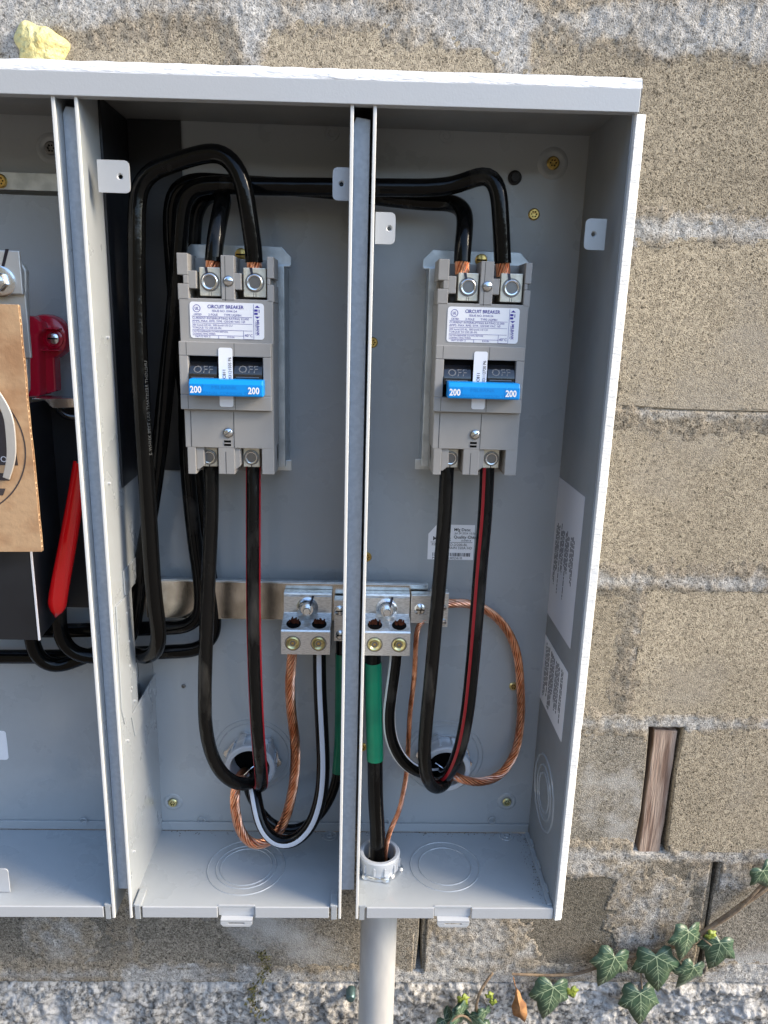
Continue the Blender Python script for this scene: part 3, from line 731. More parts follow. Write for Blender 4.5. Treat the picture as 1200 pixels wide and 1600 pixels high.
# ================================================================== BREAKERS
Y0 = .030       # label face of the left breaker; everything measured from it
def breaker():
    org = P(352, 560, Y0)
    root = empty('circuit_breaker', (org.x, Y0 + .055, org.z), 'grey double circuit breaker with blue handle tie in the middle bay', 'circuit breaker', 'circuit breakers in the open bays')
    def B(b, px0, px1, py0, py1, d0, d1, mi=0):
        p, q = P(px0, py0, Y0 + d0), P(px1, py1, Y0 + d0); b.box(p.x, q.x, Y0 + d0, Y0 + d1, q.z, p.z, mi); return b
    hx0, hx1 = 282, 424
    # housing: slab, three upper fins, three lower feet, raised nose frame
    b = MB()
    xl, xr = P(283, 560, Y0).x, P(427, 560, Y0).x
    def bx(x0, x1, py0, py1, d0, d1, mi=0):
        b.box(x0, x1, Y0 + d0, Y0 + d1, P(352, py1, Y0 + d0).z, P(352, py0, Y0 + d0).z, mi)
    W_ = xr - xl
    X_ = lambda px, py=560, d=0: P(px, py, Y0 + d).x
    bx(xl, xr, 467, 537, 0, .050)                 # label shelf
    bx(xl + .0006, xr - .0006, 536, 642, .001, .050)
    bx(xl + .001, xr - .0005, 641, 700, .0005, .050)     # lower plate
    bx(xl + .002, xr - .002, 405, 735, .040, .054)  # rear slab
    # upper fins
    f1a, f1b = xl - .0008, X_(294, 430); f2a, f2b = X_(345, 430), X_(366, 430); f3a, f3b = X_(417, 430), xr + .0010
    zt = P(352, 397, Y0).z; zs = P(352, 470, Y0).z
    def fin(x0, x1, ztop, notch=None):
        if notch is None: b.box(x0, x1, Y0, Y0 + .041, zs - .0001, ztop)
        else:
            nz, nh = notch; b.box(x0, x1, Y0, Y0 + .041, nz + nh, ztop); b.box(x0, x1, Y0, Y0 + .041, zs - .0001, nz - nh)
            if x0 < org.x - .03: b.box(x0 + .0055, x1, Y0 + .0001, Y0 + .0409, nz - nh, nz + nh)
            else: b.box(x0, x1 - .0035, Y0 + .0001, Y0 + .0409, nz - nh, nz + nh)
    zn = P(352, 438, Y0).z
    fin(f1a, f1b, zt, (zn, .0040)); fin(f2a, f2b, zt - .001); fin(f3a, f3b, zt - .001, (zn, .003))
    # webs beside the lugs
    wz0, wz1 = zs, P(352, 446, Y0).z
    b.box(f1b - .0005, f1b + .0075, Y0 + .0005, Y0 + .04, P(352, 452, Y0).z, P(352, 424, Y0).z)
    b.box(f2b - .0005, f2b + .0065, Y0 + .0005, Y0 + .04, P(352, 452, Y0).z, P(352, 426, Y0).z)
    bx(xl + .001, xr - .001, 404, 468, .033, .042)
    # raised nose: frame around the window
    n0, n1 = X_(281, 590, -.006), X_(424, 590, -.006)
    w0, w1 = X_(295, 590, -.006), X_(411, 590, -.006)
    nd = -.0065
    zz = lambda py: P(352, py, Y0 + nd).z
    b.box(n0, n1, Y0 + nd, Y0 + .002, zz(557), zz(535)); b.box(n0, n1, Y0 + nd, Y0 + .002, zz(641), zz(618))
    b.box(n0, w0, Y0 + nd + .0002, Y0 + .002, zz(618) + .0001, zz(557) - .0001); b.box(w1, n1, Y0 + nd + .0002, Y0 + .002, zz(618) + .0001, zz(557) - .0001)
    # lower feet
    zb = P(352, 742, Y0).z; z7 = P(352, 700, Y0).z
    g1a, g1b = X_(293, 720), X_(306, 720); g2a, g2b = X_(341, 720), X_(362, 720); g3a, g3b = X_(409, 720), X_(428, 720)
    b.box(g1a, g1b, Y0 + .0008, Y0 + .042, zb, z7 + .001); b.box(g2a, g2b + .003, Y0 + .0008, Y0 + .042, zb + .0005, z7 + .001); b.box(g3a, g3b, Y0 + .0008, Y0 + .042, zb + .001, z7 + .001)
    b.prism([(g1b, z7), (g1b + .008, z7), (g1b + .008, z7 - .019), (g1b + .002, z7 - .024), (g1b, z7 - .024)], 'Y', Y0 + .003, Y0 + .04)
    b.prism([(g2b, z7), (g2b + .0085, z7), (g2b + .0085, z7 - .019), (g2b + .002, z7 - .024), (g2b, z7 - .024)], 'Y', Y0 + .003, Y0 + .04)
    b.box(g1a, g3b, Y0 + .030, Y0 + .042, zb + .010, z7)
    hs = b.build('housing', 'breaker_plastic', root, .0007)
    # seams and small details as fine dark grooves
    def seam(*a): MB().box(*a).build('seam', 'hole', root)
    for px in (296, 364): x = X_(px, 600); seam(x - .00018, x + .00018, Y0 + .0002, Y0 + .0006, P(352, 699, Y0).z, P(352, 643, Y0).z)
    for px in (293, 367): x = X_(px, 600, nd); seam(x - .00018, x + .00018, Y0 + nd - .00008, Y0 + nd + .001, zz(556), zz(536)); seam(x - .00018, x + .00018, Y0 + nd - .00008, Y0 + nd + .001, zz(640), zz(619))
    x = X_(353, 720); seam(x - .0002, x + .0002, Y0 + .0006, Y0 + .001, zb + .001, P(352, 706, Y0).z)
    x = X_(352, 440); seam(x - .0002, x + .0002, Y0 - .0001, Y0 + .001, zs, zt - .002)
    p, q = P(350, 688, Y0), P(361, 697, Y0); MB().box(p.x, q.x, Y0 + .0002, Y0 + .001, q.z, p.z).build('slot', 'hole', root)
    b = MB(); b.box(p.x, q.x, Y0 - .0002, Y0 + .001, (p.z + q.z) / 2 - .0006, (p.z + q.z) / 2 + .0006); b.build('rib', 'breaker_plastic', root)
    # screws of the case
    for px, py in ((357, 439), (357, 676)):
        q = P(px, py, Y0); b = MB(); b.lathe(q, (0, -1, 0), [(.0052, .0001), (.0052, .0006), (.0045, .0008), (.0043, .0002)], 24, 1); b.lathe(q, (0, -1, 0), [(.0042, 0), (.0042, .0010), (.003, .0018), (0, .0022)], 24)
        th = random.uniform(-.8, .8); c, s = math.cos(th) * .004, math.sin(th) * .004; nx, nz = -math.sin(th) * .0006, math.cos(th) * .0006
        b.hull([(q.x - c - nx, Y0 - .0024, q.z - s - nz), (q.x + c - nx, Y0 - .0024, q.z + s - nz), (q.x + c + nx, Y0 - .0024, q.z + s + nz), (q.x - c + nx, Y0 - .0024, q.z - s + nz)], [(q.x - c - nx, Y0, q.z - s - nz), (q.x + c - nx, Y0, q.z + s - nz), (q.x + c + nx, Y0, q.z + s + nz), (q.x - c + nx, Y0, q.z - s + nz)], 1)
        b.build('case_screw', ['zinc', 'steel_dark'], root, smooth=True)
    # bright lug blocks at the top, set screws inside
    def lug(px0, px1, py0, py1, d, r, upper):
        p, q = P(px0, py0, Y0 + d), P(px1, py1, Y0 + d); b = MB(); cx, cz = (p.x + q.x) / 2, (p.z + q.z) / 2
        b.box(p.x, q.x, Y0 + d, Y0 + d + .026, q.z, p.z)
        l = b.build('lug', 'lug_alloy', root, .0006)
        b = MB(); c = (cx, Y0 + d, cz)
        b.lathe(c, (0, -1, 0), [(r * 1.22, -.0002), (r * 1.22, .0003), (r * 1.04, .0003), (r * 1.02, -.0002)], 32, 1)
        b.lathe(c, (0, -1, 0), [(r, -.001), (r, .0020), (r * .92, .0024), (r * .78, .0022), (r * .70, .0008)], 32, 0)
        b.lathe(c, (0, -1, 0), [(r * .71, .0010), (r * .6, .0006), (0, .0004)], 32, 2)
        b.build('set_screw', ['zinc', 'steel_dark', 'steel_dark'], l, smooth=True)
        b = MB(); s = 1 if upper else -1
        if upper:
            b.hull([(cx - .005, Y0 + d - .0003, p.z), (cx - .0022, Y0 + d - .0003, p.z), (cx - .0012, Y0 + d - .0018, cz + r * .9), (cx - .0034, Y0 + d - .0018, cz + r * .9)], [(cx - .005, Y0 + d, p.z), (cx - .0022, Y0 + d, p.z), (cx - .0012, Y0 + d, cz + r * .9), (cx - .0034, Y0 + d, cz + r * .9)])
            b.box(cx - .0014, cx - .0010, Y0 + d - .0001, Y0 + d + .001, q.z + .0002, cz - r * 1.3); b.box(cx + .0008, cx + .0012, Y0 + d - .0001, Y0 + d + .001, q.z + .0002, cz - r * 1.3)
        else: b.box(cx - .0005, cx + .0005, Y0 + d - .0002, Y0 + d, q.z, cz - r)
        b.build('marker_line', 'marker', l)
    lug(311, 345, 417, 463, .004, .0076, True); lug(380, 416, 418, 465, .004, .0076, True)
    lug(314, 340, 699, 729, .014, .0066, False); lug(380, 406, 699, 730, .014, .0066, False)
    # toggles
    for px0, px1 in ((297, 341), (367, 411)):
        p, q = P(px0, 560, Y0 + .000), P(px1, 596, Y0 + .000); b = MB()
        H = p.z - q.z; fy = lambda z: .0035 - .0105 * math.sin(min(max((p.z - z) / (H * .78), 0), 1) * math.pi / 2)
        prof = [(.006, p.z)] + [(fy(p.z - H * k / 12), p.z - H * k / 12) for k in range(13)] + [(.006, q.z)]
        b.prism([(Y0 + y, z) for y, z in prof], 'X', p.x, q.x)
        t = b.build('toggle', 'black_gloss', root, smooth=30)
        b = MB(); b.box(p.x + .002, q.x - .003, Y0 - .0076, Y0 - .006, q.z + .0035, q.z + .0045); b.build('toggle_ridge', 'steel_dark', t, .0002)
        b = MB(); b.text('OFF', .0098, ((p.x + q.x) / 2, 0, p.z - .0105), (1, 0, 0), (0, 0, 1), align='CENTER', sx=1.15); b.v = [(x, Y0 + fy(z) - .0002, z) for x, y, z in b.v]
        b.build('lettering', 'raised_black', t)
    p, q = P(295, 557, Y0 + .003), P(411, 618, Y0 + .003); MB().box(p.x - .004, q.x + .004, Y0 + .0009, Y0 + .0009 + .0005, q.z, p.z + .004).build('window_back', 'hole', root)
    # blue handle tie
    yt = -.024
    p, q = P(294, 592, Y0 + yt), P(411, 621, Y0 + yt); b = MB(); zc = p.z
    prof = [(yt + .003, p.z), (yt, p.z - .0045), (yt, q.z + .0005), (yt + .001, q.z), (yt + .017, q.z), (yt + .017, p.z)]
    b.prism([(Y0 + y, z) for y, z in prof], 'X', p.x, q.x)
    tie = b.build('handle_tie', 'blue_plastic', root, .0012)
    zc = (p.z - .0045 + q.z) / 2; wd = q.x - p.x
    for fx in (.095, .875): b = MB(); b.text('200', .0090, (p.x + wd * fx, Y0 + yt - .0002, zc), (1, 0, 0), (0, 0, 1), align='CENTER', sx=.82, bold=.03); b.build('rating_number', 'ink_white', tie)
    b = MB(); b.text('MILBANK', .0046, (p.x + wd * .48, Y0 + yt - .0001, zc + .0026), (1, 0, 0), (0, 0, 1), align='CENTER', sx=1.3)
    b.text('INTERNAL COMMON TRIP', .0036, (p.x + wd * .48, Y0 + yt - .0001, zc - .0028), (1, 0, 0), (0, 0, 1), align='CENTER', sx=1.3)
    for fx in (.19, .79): b.box(p.x + wd * fx, p.x + wd * fx + .0004, Y0 + yt - .0001, Y0 + yt + .001, q.z + .0015, p.z - .005)
    b.build('engraving', 'blue_engraving', tie)
    # serial strip
    ys = Y0 + nd - .0003
    p, q = P(341, 543, ys), P(365, 636, ys)
    b = MB(); b.prism(round_rect(p.x, q.x, q.z, p.z, .0022), 'Y', ys - .0004, ys)
    sr = b.build('serial_strip', 'sticker', root)
    b = MB()
    b.text('C811', .0043, (p.x + .0055, ys - .0007, p.z - .0300), (0, 0, 1), (-1, 0, 0), align='LEFT', bold=.01)
    b.text('03121505 P6', .0042, (p.x + .0112, ys - .0007, p.z - .0300), (0, 0, 1), (-1, 0, 0), align='LEFT', bold=.005, sx=.95)
    b.build('serial_number', 'ink_black', sr)
    # main label
    p, q = P(296, 471, Y0 - .0002), P(413, 531, Y0 - .0002); yl = Y0 - .0005
    b = MB(); b.prism(round_rect(p.x, q.x, q.z, p.z, .003), 'Y', yl, Y0 - .0001); lb = b.build('rating_label', 'sticker', root)
    b = MB(); w, h = q.x - p.x, p.z - q.z
    def tl(s, fx, fz, size, al='LEFT', sx=1.0, bold=0): b.text(s, size * h, (p.x + w * fx, yl - .0002, p.z - h * fz), (1, 0, 0), (0, 0, 1), 0, al, sx, bold)
    def ln(x0, x1, z0, z1): b.box(p.x + w * x0, p.x + w * x1, yl - .0002, yl, p.z - h * z0, p.z - h * z1)
    tl('CIRCUIT BREAKER', .24, .125, .135, bold=.012, sx=.92); tl('ISSUE NO. 0104124', .30, .24, .085); tl('LISTED', .055, .345, .072, bold=.01); tl('2 POLE', .25, .345, .085); tl('TYPE UQFBH', .46, .345, .085)
    tl('CURRENT INTERRUPTING RATING 22,000', .03, .445, .082, sx=1.05); tl('AMPS. MAX. RMS. SYM. 120/240 VAC 1\u00d8', .03, .525, .082, sx=1.05)
    tl('300 kcmil-2/0 AL, 300 kcmil-1/0 CU', .03, .635, .076, sx=1.02); tl('TORQUE TO 250 LB.-IN.', .03, .71, .078)
    tl('FASTEN BREAKER DOWN BEFORE', .03, .81, .066); tl('CONNECTING WIRES', .03, .875, .066); tl('1067135 REV. E', .06, .955, .068); tl('E10186', .50, .955, .068); tl('40\u00b0C', .735, .90, .11)
    for z in (.395, .58, .765): ln(.03, .84, z - .004, z + .004)
    ln(.03, .72, .91, .918); ln(.38, .384, .915, 1); ln(.72, .724, .765, 1); ln(.858, .862, .03, .99); ln(.72, .858, .995, .999)
    b.text('MILBANK', .105 * h, (p.x + w * .915, yl - .0002, p.z - h * .45), (0, 0, -1), (1, 0, 0), 0, 'LEFT', 1.0, .02)
    b.text('KANSAS CITY, MO', .045 * h, (p.x + w * .885, yl - .0002, p.z - h * .5), (0, 0, -1), (1, 0, 0), 0, 'LEFT')
    cx, cz = p.x + w * .91, p.z - h * .24     # emblem: triangle, bars, triangle
    Yq = yl - .0002
    for s in (1, -1): b.prism([(cx - w * .035, cz + s * h * .12), (cx + w * .035, cz + s * h * .12), (cx, cz + s * h * .18)], 'Y', Yq, yl)
    for s in (.045, -.045): b.box(cx - w * .04, cx + w * .005, Yq, yl, cz + h * (s - .03), cz + h * (s + .03))
    b.box(cx + w * .02, cx + w * .03, Yq, yl, cz - h * .02, cz + h * .07)
    b.lathe((p.x + w * .095, yl, p.z - h * .18), (0, -1, 0), [(h * .105, 0), (h * .105, .0002), (h * .092, .0002), (h * .092, 0)], 28, closed=True)
    b.text('UL', h * .11, (p.x + w * .095, Yq, p.z - h * .185), (1, 0, 0), (0, 0, 1), 0, 'CENTER', .8, .02)
    b.build('lettering', 'ink_blue', lb)
    # galvanised channel that carries the breaker
    b = MB(); ca, cb = xl - .0055, xr + .0055; zt2, zb2 = P(352, 412, .085).z, P(352, 728, .085).z
    b.box(ca, cb, .0850, .0866, zb2, zt2); b.box(ca, ca + .0016, .0866, BK, zb2, zt2); b.box(cb - .0016, cb, .0866, BK, zb2, zt2)
    zt3 = P(380, 384, .098).z; zl = zt2 + .001
    b.prism([(ca - .006, zl), (cb + .006, zl), (cb + .006, zt3 - .010), (cb - .004, zt3), (ca + .004, zt3), (ca - .006, zt3 - .010)], 'Y', .097, .0986)
    b.box(ca - .006, cb + .006, .097, .0986, zb2 - .006, zb2 + .006)
    b.box(ca - .006, cb + .006, .0866, .0969, zl - .002, zl)
    br = b.build('mounting_bracket', 'galvanised', root, .0005)
    s_ = screw(377, 398, .0968, .0065, 'brass', 'bracket_screw', recess=False, parent=br)
    return root
brk = breaker()
b2 = copy_tree(brk)
o1 = P(352, 560, Y0); YR = .040; o2 = P((679 + 817) / 2 - 1 - .0, 565.5, YR)
b2.location = brk.location + Vector((o2.x - o1.x, YR - Y0 - .000, o2.z - o1.z))
DX = b2.location - brk.location
b2['label'] = 'grey double circuit breaker with blue handle tie in the right bay'
for ch in b2.children_recursive:
    if ch.name.startswith('serial_number'):
        par = ch.parent; ys = Y0 - .0065 - .0003; p = P(341, 543, ys); mb = MB()
        mb.text('C811', .0043, (p.x + .0055, ys - .0007, p.z - .0300), (0, 0, 1), (-1, 0, 0), align='LEFT', bold=.01)
        mb.text('03112720 P6', .0042, (p.x + .0112, ys - .0007, p.z - .0300), (0, 0, 1), (-1, 0, 0), align='LEFT', bold=.005, sx=.95)
        V = [tuple(Vector(v) - WL[ch]) for v in mb.v]; me = bpy.data.meshes.new('serial_number'); me.from_pydata(V, [], mb.f); me.materials.append(MATS['ink_black']); ch.data = me

# ================================================================== CONDUIT FITTINGS
def bushing(c, axis, R, label, depth=.028, nut=.040):
    """ribbed plastic bushing over a steel locknut; c on the panel, axis out of it"""
    a = Vector(axis); root = empty('conduit_bushing', c, label, 'conduit fitting', 'conduit fittings through the enclosure')
    b = MB(); ri = R * .78
    b.lathe(Vector(c), a, [(ri, -.03), (ri, depth), (ri + .0008, depth + .001), (R - .0015, depth + .001), (R, depth - .0005), (R, depth - .009), (R * .965, depth - .011), (R * .965, .006), (ri + .0006, .006), (ri + .0006, -.03)], 48, closed=True)
    b.build('collar', 'pvc', root, smooth=True)
    b = MB(); u = a.orthogonal().normalized(); w = a.cross(u)
    for k in range(12):
        th = 2 * math.pi * k / 12; dr = u * math.cos(th) + w * math.sin(th); tn = a.cross(dr)
        p0 = Vector(c) + dr * (R * .96); hw = .0011
        lo = [p0 - tn * hw + a * .007, p0 + tn * hw + a * .007, p0 + tn * hw + dr * .0022 + a * .007, p0 - tn * hw + dr * .0022 + a * .007]
        hi = [q + a * (depth - .012) for q in lo]
        b.hull(lo, hi)
    b.build('rib', 'pvc', root, .0002)
    b = MB(); n = 48; ro = []
    for k in range(n):
        lobe = 1 if (k % 8) in (0, 1) else 0
        ro.append(nut * (.86 + .10 * lobe))
    vs = []; fs = []
    for k in range(n):
        th = 2 * math.pi * k / n; dr = u * math.cos(th) + w * math.sin(th)
        for r_, h_ in ((R * .9, .0008), (R * .9, .006), (ro[k] - .001, .0058), (ro[k], .004), (ro[k], .0008)): vs.append(Vector(c) + dr * r_ + a * h_)
    for k in range(n):
        k2 = (k + 1) % n
        for j in range(5): j2 = (j + 1) % 5; fs.append((k * 5 + j, k2 * 5 + j, k2 * 5 + j2, k * 5 + j2))
    b.add(vs, fs); b.build('locknut', 'zinc', root, smooth=True)
    b = MB(); b.cyl(Vector(c) + a * .0004, a, ri * .999, .0006, 32); b.build('bore', 'hole', root)  # flat black disc on the closed panel paints in the dark bore
    return root
cL = P(390, 1202, .105); cR = P(697, 1204, .105)
RB = .0315
bushing((cL.x, BK, cL.z), (0, -1, 0), RB, 'grey plastic bushing and locknut on the back of the middle bay', .028)
bushing((cR.x, BK, cR.z), (0, -1, 0), RB, 'grey plastic bushing and locknut on the back of the right bay', .028)
for c in (cL, cR):
    for r in (.0515, .0455): ring((c.x, BK, c.z + .001), (0, -1, 0), r)
zc = ZB + .024; cF = P(593, 1329, Z=zc)
RF = (P(625, 1329, Z=zc).x - P(561, 1329, Z=zc).x) / 2
bushing((cF.x, cF.y, ZB), (0, 0, 1), RF, 'grey plastic bushing standing on the floor of the right bay', .023, RF + .006)
# conduit below
xa, xb = P(562, 1500, cF.y).x, P(618, 1500, cF.y).x; rc = (xb - xa) / 2
b = MB(); b.lathe(((xa + xb) / 2, cF.y, GZ), (0, 0, 1), [(rc, 0), (rc, ZB - .004 - GZ)], 40); 
pipe = b.build('conduit_pipe', 'conduit_pvc', smooth=True); tag(pipe, 'pale grey vertical conduit pipe leaving the bottom of the enclosure', 'pipe')
FL = Vector(((xa + xb) / 2, cF.y, ZB))

# ================================================================== CABLES
def pts(lst): return [P(a, b, c) if not isinstance(a, Vector) else a for (a, b, c) in lst]
def V_(p): return (p, 0, 0)
def wrap_text(body, size, path, r, ang, s0, flip=1):
    """lettering laid onto the surface of a cable"""
    fr = frames(path); L = [0]
    for i in range(1, len(path)): L.append(L[-1] + (path[i] - path[i - 1]).length)
    vs, fs = text_mesh(body, 'LEFT'); out = []
    for x, y, _ in vs:
        s = s0 + x * size; i = min(max(int(np.searchsorted(L, s)) - 1, 0), len(path) - 2); t = (s - L[i]) / max(L[i + 1] - L[i], 1e-9)
        p = path[i].lerp(path[i + 1], min(max(t, 0), 1)); _, tt, n, bb = fr[i]; th = ang + flip * y * size / r
        out.append(p + (n * math.cos(th) + bb * math.sin(th)) * (r + .00012))
    return out, fs
def cable(name, label, lst, r, stripes=(), jacket='cable_jacket', smat='red_stripe', bare=None, group=None, prints=(), tape=None, cat='cable', strands_at=(0,)):
    path = smooth_path(pts(lst), .005); p0 = path[0]
    root = empty(name, p0, label, cat, group)
    j0 = 0
    if bare: # bare strands for the first stretch
        s = 0; j0 = 0
        while s < bare and j0 < len(path) - 2: s += (path[j0 + 1] - path[j0]).length; j0 += 1
        strand(path[:j0 + 2], r * .86, 'strands', root, 14)
    jp_ = path[j0:]
    b = MB(); b.tube(jp_, r, 20); b.build('jacket', jacket, root, smooth=True)
    for a, w in stripes:
        b = MB(); b.tube(jp_, r + .00012, 5, 0, a - w, a + w); b.build('stripe', smat, root, smooth=True)
    for body, size, ang, s0, fl in prints:
        vs, fs = wrap_text(body, size, path, r, ang, s0, fl); b = MB(); b.add(vs, fs); b.build('lettering', 'cable_print', root)
    if tape:
        za, zb = tape; tp = [p for p in path if zb <= p.z <= za]
        b = MB(); b.tube(tp, r + .0007, 24, rf=lambda t: 1 + .018 * ((t * 9) % 1)); b.build('tape', 'green_tape', root, smooth=True)
    return root, path
def strand(path, R, name, parent, n=12, m='copper', pitch=.10, seg=6):
    """a rope of helical strands round the path"""
    # refine
    q = [];
    for a, c in zip(path[:-1], path[1:]):
        k = max(1, int((c - a).length / .0022)); q += [a.lerp(c, t / k) for t in range(k)]
    q.append(path[-1]); fr = frames(q)
    rs = R * math.sin(math.pi / n) / (1 + math.sin(math.pi / n)) * .90; rc_ = R - rs
    b = MB(); L = 0; ls = [0]
    for i in range(1, len(q)): L += (q[i] - q[i - 1]).length; ls.append(L)
    for k in range(n):
        ph = 2 * math.pi * k / n + random.uniform(-.04, .04); jr = random.uniform(.97, 1.03)
        hp = [p + (nn * math.cos(ph + 2 * math.pi * l / pitch) + bb * math.sin(ph + 2 * math.pi * l / pitch)) * rc_ * jr for (p, t, nn, bb), l in zip(fr, ls)]
        b.tube(hp, rs, seg)
    b.tube(q, rc_ * .8, 8, 1)  # dark core paints shade into the gaps between strands
    return b.build(name, [m, 'copper_dark'], parent, smooth=True)
def copper(name, label, lst, R, n=9, group=None, pitch=.065):
    path = smooth_path(pts(lst), .004); root = empty(name, path[0], label, 'copper wire', group); strand(path, R, 'strands', root, n, pitch=pitch); return root
G1 = 'thick black feeder cables looping through the bays'
RFD = .0086
PT = 'E123456 (UL) TYPE XHHW-2 350 KCMIL CU SUNLIGHT RESISTANT 600V'
yU = Y0 + .014; yV = YR + .014
cable('feeder_cable', 'thick glossy black cable arching over the left breaker and down the left side in front', [
    (398, 428, yU), (397, 400, yU), (389, 340, .040), (378, 280, .038), (362, 250, .040), (340, 238, .043), (300, 245, .047), (262, 258, .05), (232, 270, .052), (218, 290, .052), (214, 340, .05), (215, 480, .048), (221, 620, .044), (231, 780, .04), (241, 930, .038), (248, 990, .042), (245, 1015, .05), (230, 1026, .066), (208, 1022, .088), (190, 1018, .10), (150, 1020, .10), (118, 1032, .10), (88, 1041, .095), (62, 1030, .09), (50, 1000, .088), (47, 940, .088)],
    RFD, bare=.010, group=G1, prints=[('UNLIGHT RESISTANT (UL) TYPE XHHW-2', .0052, -1.25, .37, 1)])
cable('feeder_cable', 'upper black cable running across to the right terminal of the right breaker', [
    (786, 432, yV), (785, 400, yV), (782, 340, .052), (778, 295, .052), (766, 271, .055), (744, 276, .062), (718, 288, .066), (680, 293, .068), (600, 293, .070), (500, 292, .072), (400, 291, .074), (330, 289, .074), (300, 293, .074), (286, 315, .074), (281, 370, .074), (274, 470, .074), (262, 580, .076), (250, 690, .08), (237, 790, .084), (222, 880, .088), (212, 960, .09), (200, 1000, .092), (178, 1022, .092), (150, 1026, .09), (118, 1022, .086), (98, 1002, .084), (93, 980, .084), (92, 930, .084)],
    RFD, bare=.010, group=G1, prints=[('600V (UL) XHHW-2', .0056, -.9, 1.22, 1)])
cable('feeder_cable', 'lower black cable running across to the left terminal of the right breaker', [
    (722, 428, yV), (722, 400, yV), (726, 360, .062), (725, 328, .080), (708, 317, .094), (670, 316, .098), (600, 309, .10), (540, 300, .10), (450, 292, .098), (350, 286, .096), (300, 284, .094), (276, 296, .093), (268, 330, .094), (272, 430, .100), (284, 560, .110), (298, 680, .116), (312, 780, .119), (325, 880, .119), (334, 950, .118), (332, 995, .116), (310, 1014, .114), (270, 1018, .112), (230, 1020, .112), (190, 1022, .112), (130, 1025, .112), (60, 1026, .112), (-30, 1026, .112)],
    RFD, bare=.010, group=G1, prints=[('350 KCMIL', .0060, -.5, 1.335, 1)])
cable('feeder_cable', 'black cable bending back out of the left terminal of the left breaker', [
    (333, 426, yU), (334, 400, yU), (339, 360, .05), (346, 326, .062), (349, 308, .078), (338, 300, .094), (318, 306, .102), (305, 330, .105), (301, 400, .106), (296, 520, .104), (291, 640, .102), (294, 740, .102), (304, 840, .102), (314, 920, .102), (312, 962, .104), (292, 978, .106), (250, 981, .108), (200, 983, .110), (150, 984, .111), (100, 985, .112), (40, 985, .112)],
    RFD, bare=.010, group=G1, prints=[('350 KCMIL (177MM2) CU SUNLIGHT RESISTANT', .0056, -.35, .405, 1)])
G2 = 'black cables from the breakers down to the fittings'
RL = .0079
bl = Vector((cL.x, BK + .02, cL.z)); brr = Vector((cR.x, BK + .02, cR.z))
cable('load_cable', 'plain black cable on the left under the middle bay breaker', [
    (329, 706, Y0 + .024), (330, 730, Y0 + .022), (330, 800, .05), (326, 900, .047), (322, 1000, .046), (320, 1090, .048), (322, 1140, .052), (332, 1182, .058), (350, 1212, .063), (375, 1226, .072), (396, 1222, .088), (404, 1205, .108), (405, 1195, .15)], RL, jacket='cable_jacket_matt', group=G2)
cable('load_cable', 'black cable with a red stripe down each edge under the middle bay breaker', [
    (396, 706, Y0 + .024), (396, 730, Y0 + .022), (396, 800, .046), (396, 900, .041), (397, 1000, .038), (400, 1090, .038), (404, 1160, .044), (408, 1205, .056), (409, 1226, .070), (406, 1228, .086), (398, 1216, .108), (392, 1208, .15)], RL, stripes=((1.15, .22), (-1.25, .22)), jacket='cable_jacket_matt', group=G2)
cable('load_cable', 'plain black cable on the left under the right bay breaker', [
    (699, 712, YR + .024), (698, 736, YR + .022), (695, 800, .058), (689, 880, .054), (681, 970, .050), (673, 1060, .048), (666, 1130, .048), (663, 1180, .052), (667, 1215, .060), (680, 1232, .072), (696, 1224, .090), (702, 1208, .11), (702, 1200, .15)], RL, jacket='cable_jacket_matt', group=G2)
cable('load_cable', 'black cable with a broad red stripe under the right bay breaker', [
    (762, 712, YR + .024), (761, 736, YR + .022), (758, 800, .058), (751, 880, .054), (744, 970, .050), (737, 1050, .049), (729, 1120, .052), (718, 1172, .060), (704, 1204, .072), (693, 1214, .090), (688, 1208, .11), (688, 1204, .15)], RL, stripes=((.55, .22), (-1.5, .22)), jacket='cable_jacket_matt', group=G2)
cable('neutral_cable', 'black cable with a white stripe hanging in a deep loop in the middle bay', [
    (499, 1008, .088), (499, 1030, .088), (500, 1080, .08), (503, 1140, .07), (505, 1200, .062), (500, 1250, .057), (484, 1292, .055), (458, 1315, .055), (432, 1315, .057), (412, 1295, .062), (402, 1262, .070), (398, 1236, .082), (394, 1220, .10), (392, 1212, .15)], .0079, stripes=((0, .36),), smat='white_stripe', group='white striped neutral cables')
cable('neutral_cable', 'black cable with white edge stripes curving into the right bay fitting', [
    (619, 1008, .088), (618, 1030, .088), (612, 1075, .084), (607, 1120, .08), (611, 1155, .078), (626, 1185, .078), (648, 1203, .082), (668, 1208, .09), (680, 1206, .11), (684, 1204, .15)], .0076, stripes=((1.0, .28), (-1.35, .2)), smat='white_stripe', group='white striped neutral cables')
za, zb = P(585, 1035, .085).z, P(585, 1186, .085).z
cable('ground_cable', 'black cable wrapped in green tape entering the floor fitting of the right bay', [
    (583, 1008, .088), (583, 1030, .087), (584, 1100, .083), (586, 1180, .078), (587, 1250, .072), V_(Vector((FL.x - .005, FL.y + .004, ZB + .05))), V_(Vector((FL.x - .004, FL.y, ZB + .01))), V_(Vector((FL.x - .003, FL.y, ZB - .015)))], .0094, tape=(za, zb), group='green taped ground cables')
za, zb = P(532, 1018, .105).z, P(530, 1200, .105).z
cable('ground_cable', 'thin black cable with green tape beside the middle divider', [
    (533, 975, .108), (533, 1005, .106), (532, 1100, .10), (530, 1180, .095), (522, 1232, .09), (495, 1278, .085), (460, 1297, .083), (428, 1290, .083), (402, 1262, .088), (388, 1235, .098), (386, 1215, .12), (387, 1208, .15)], .0062, tape=(za, zb), group='green taped ground cables')
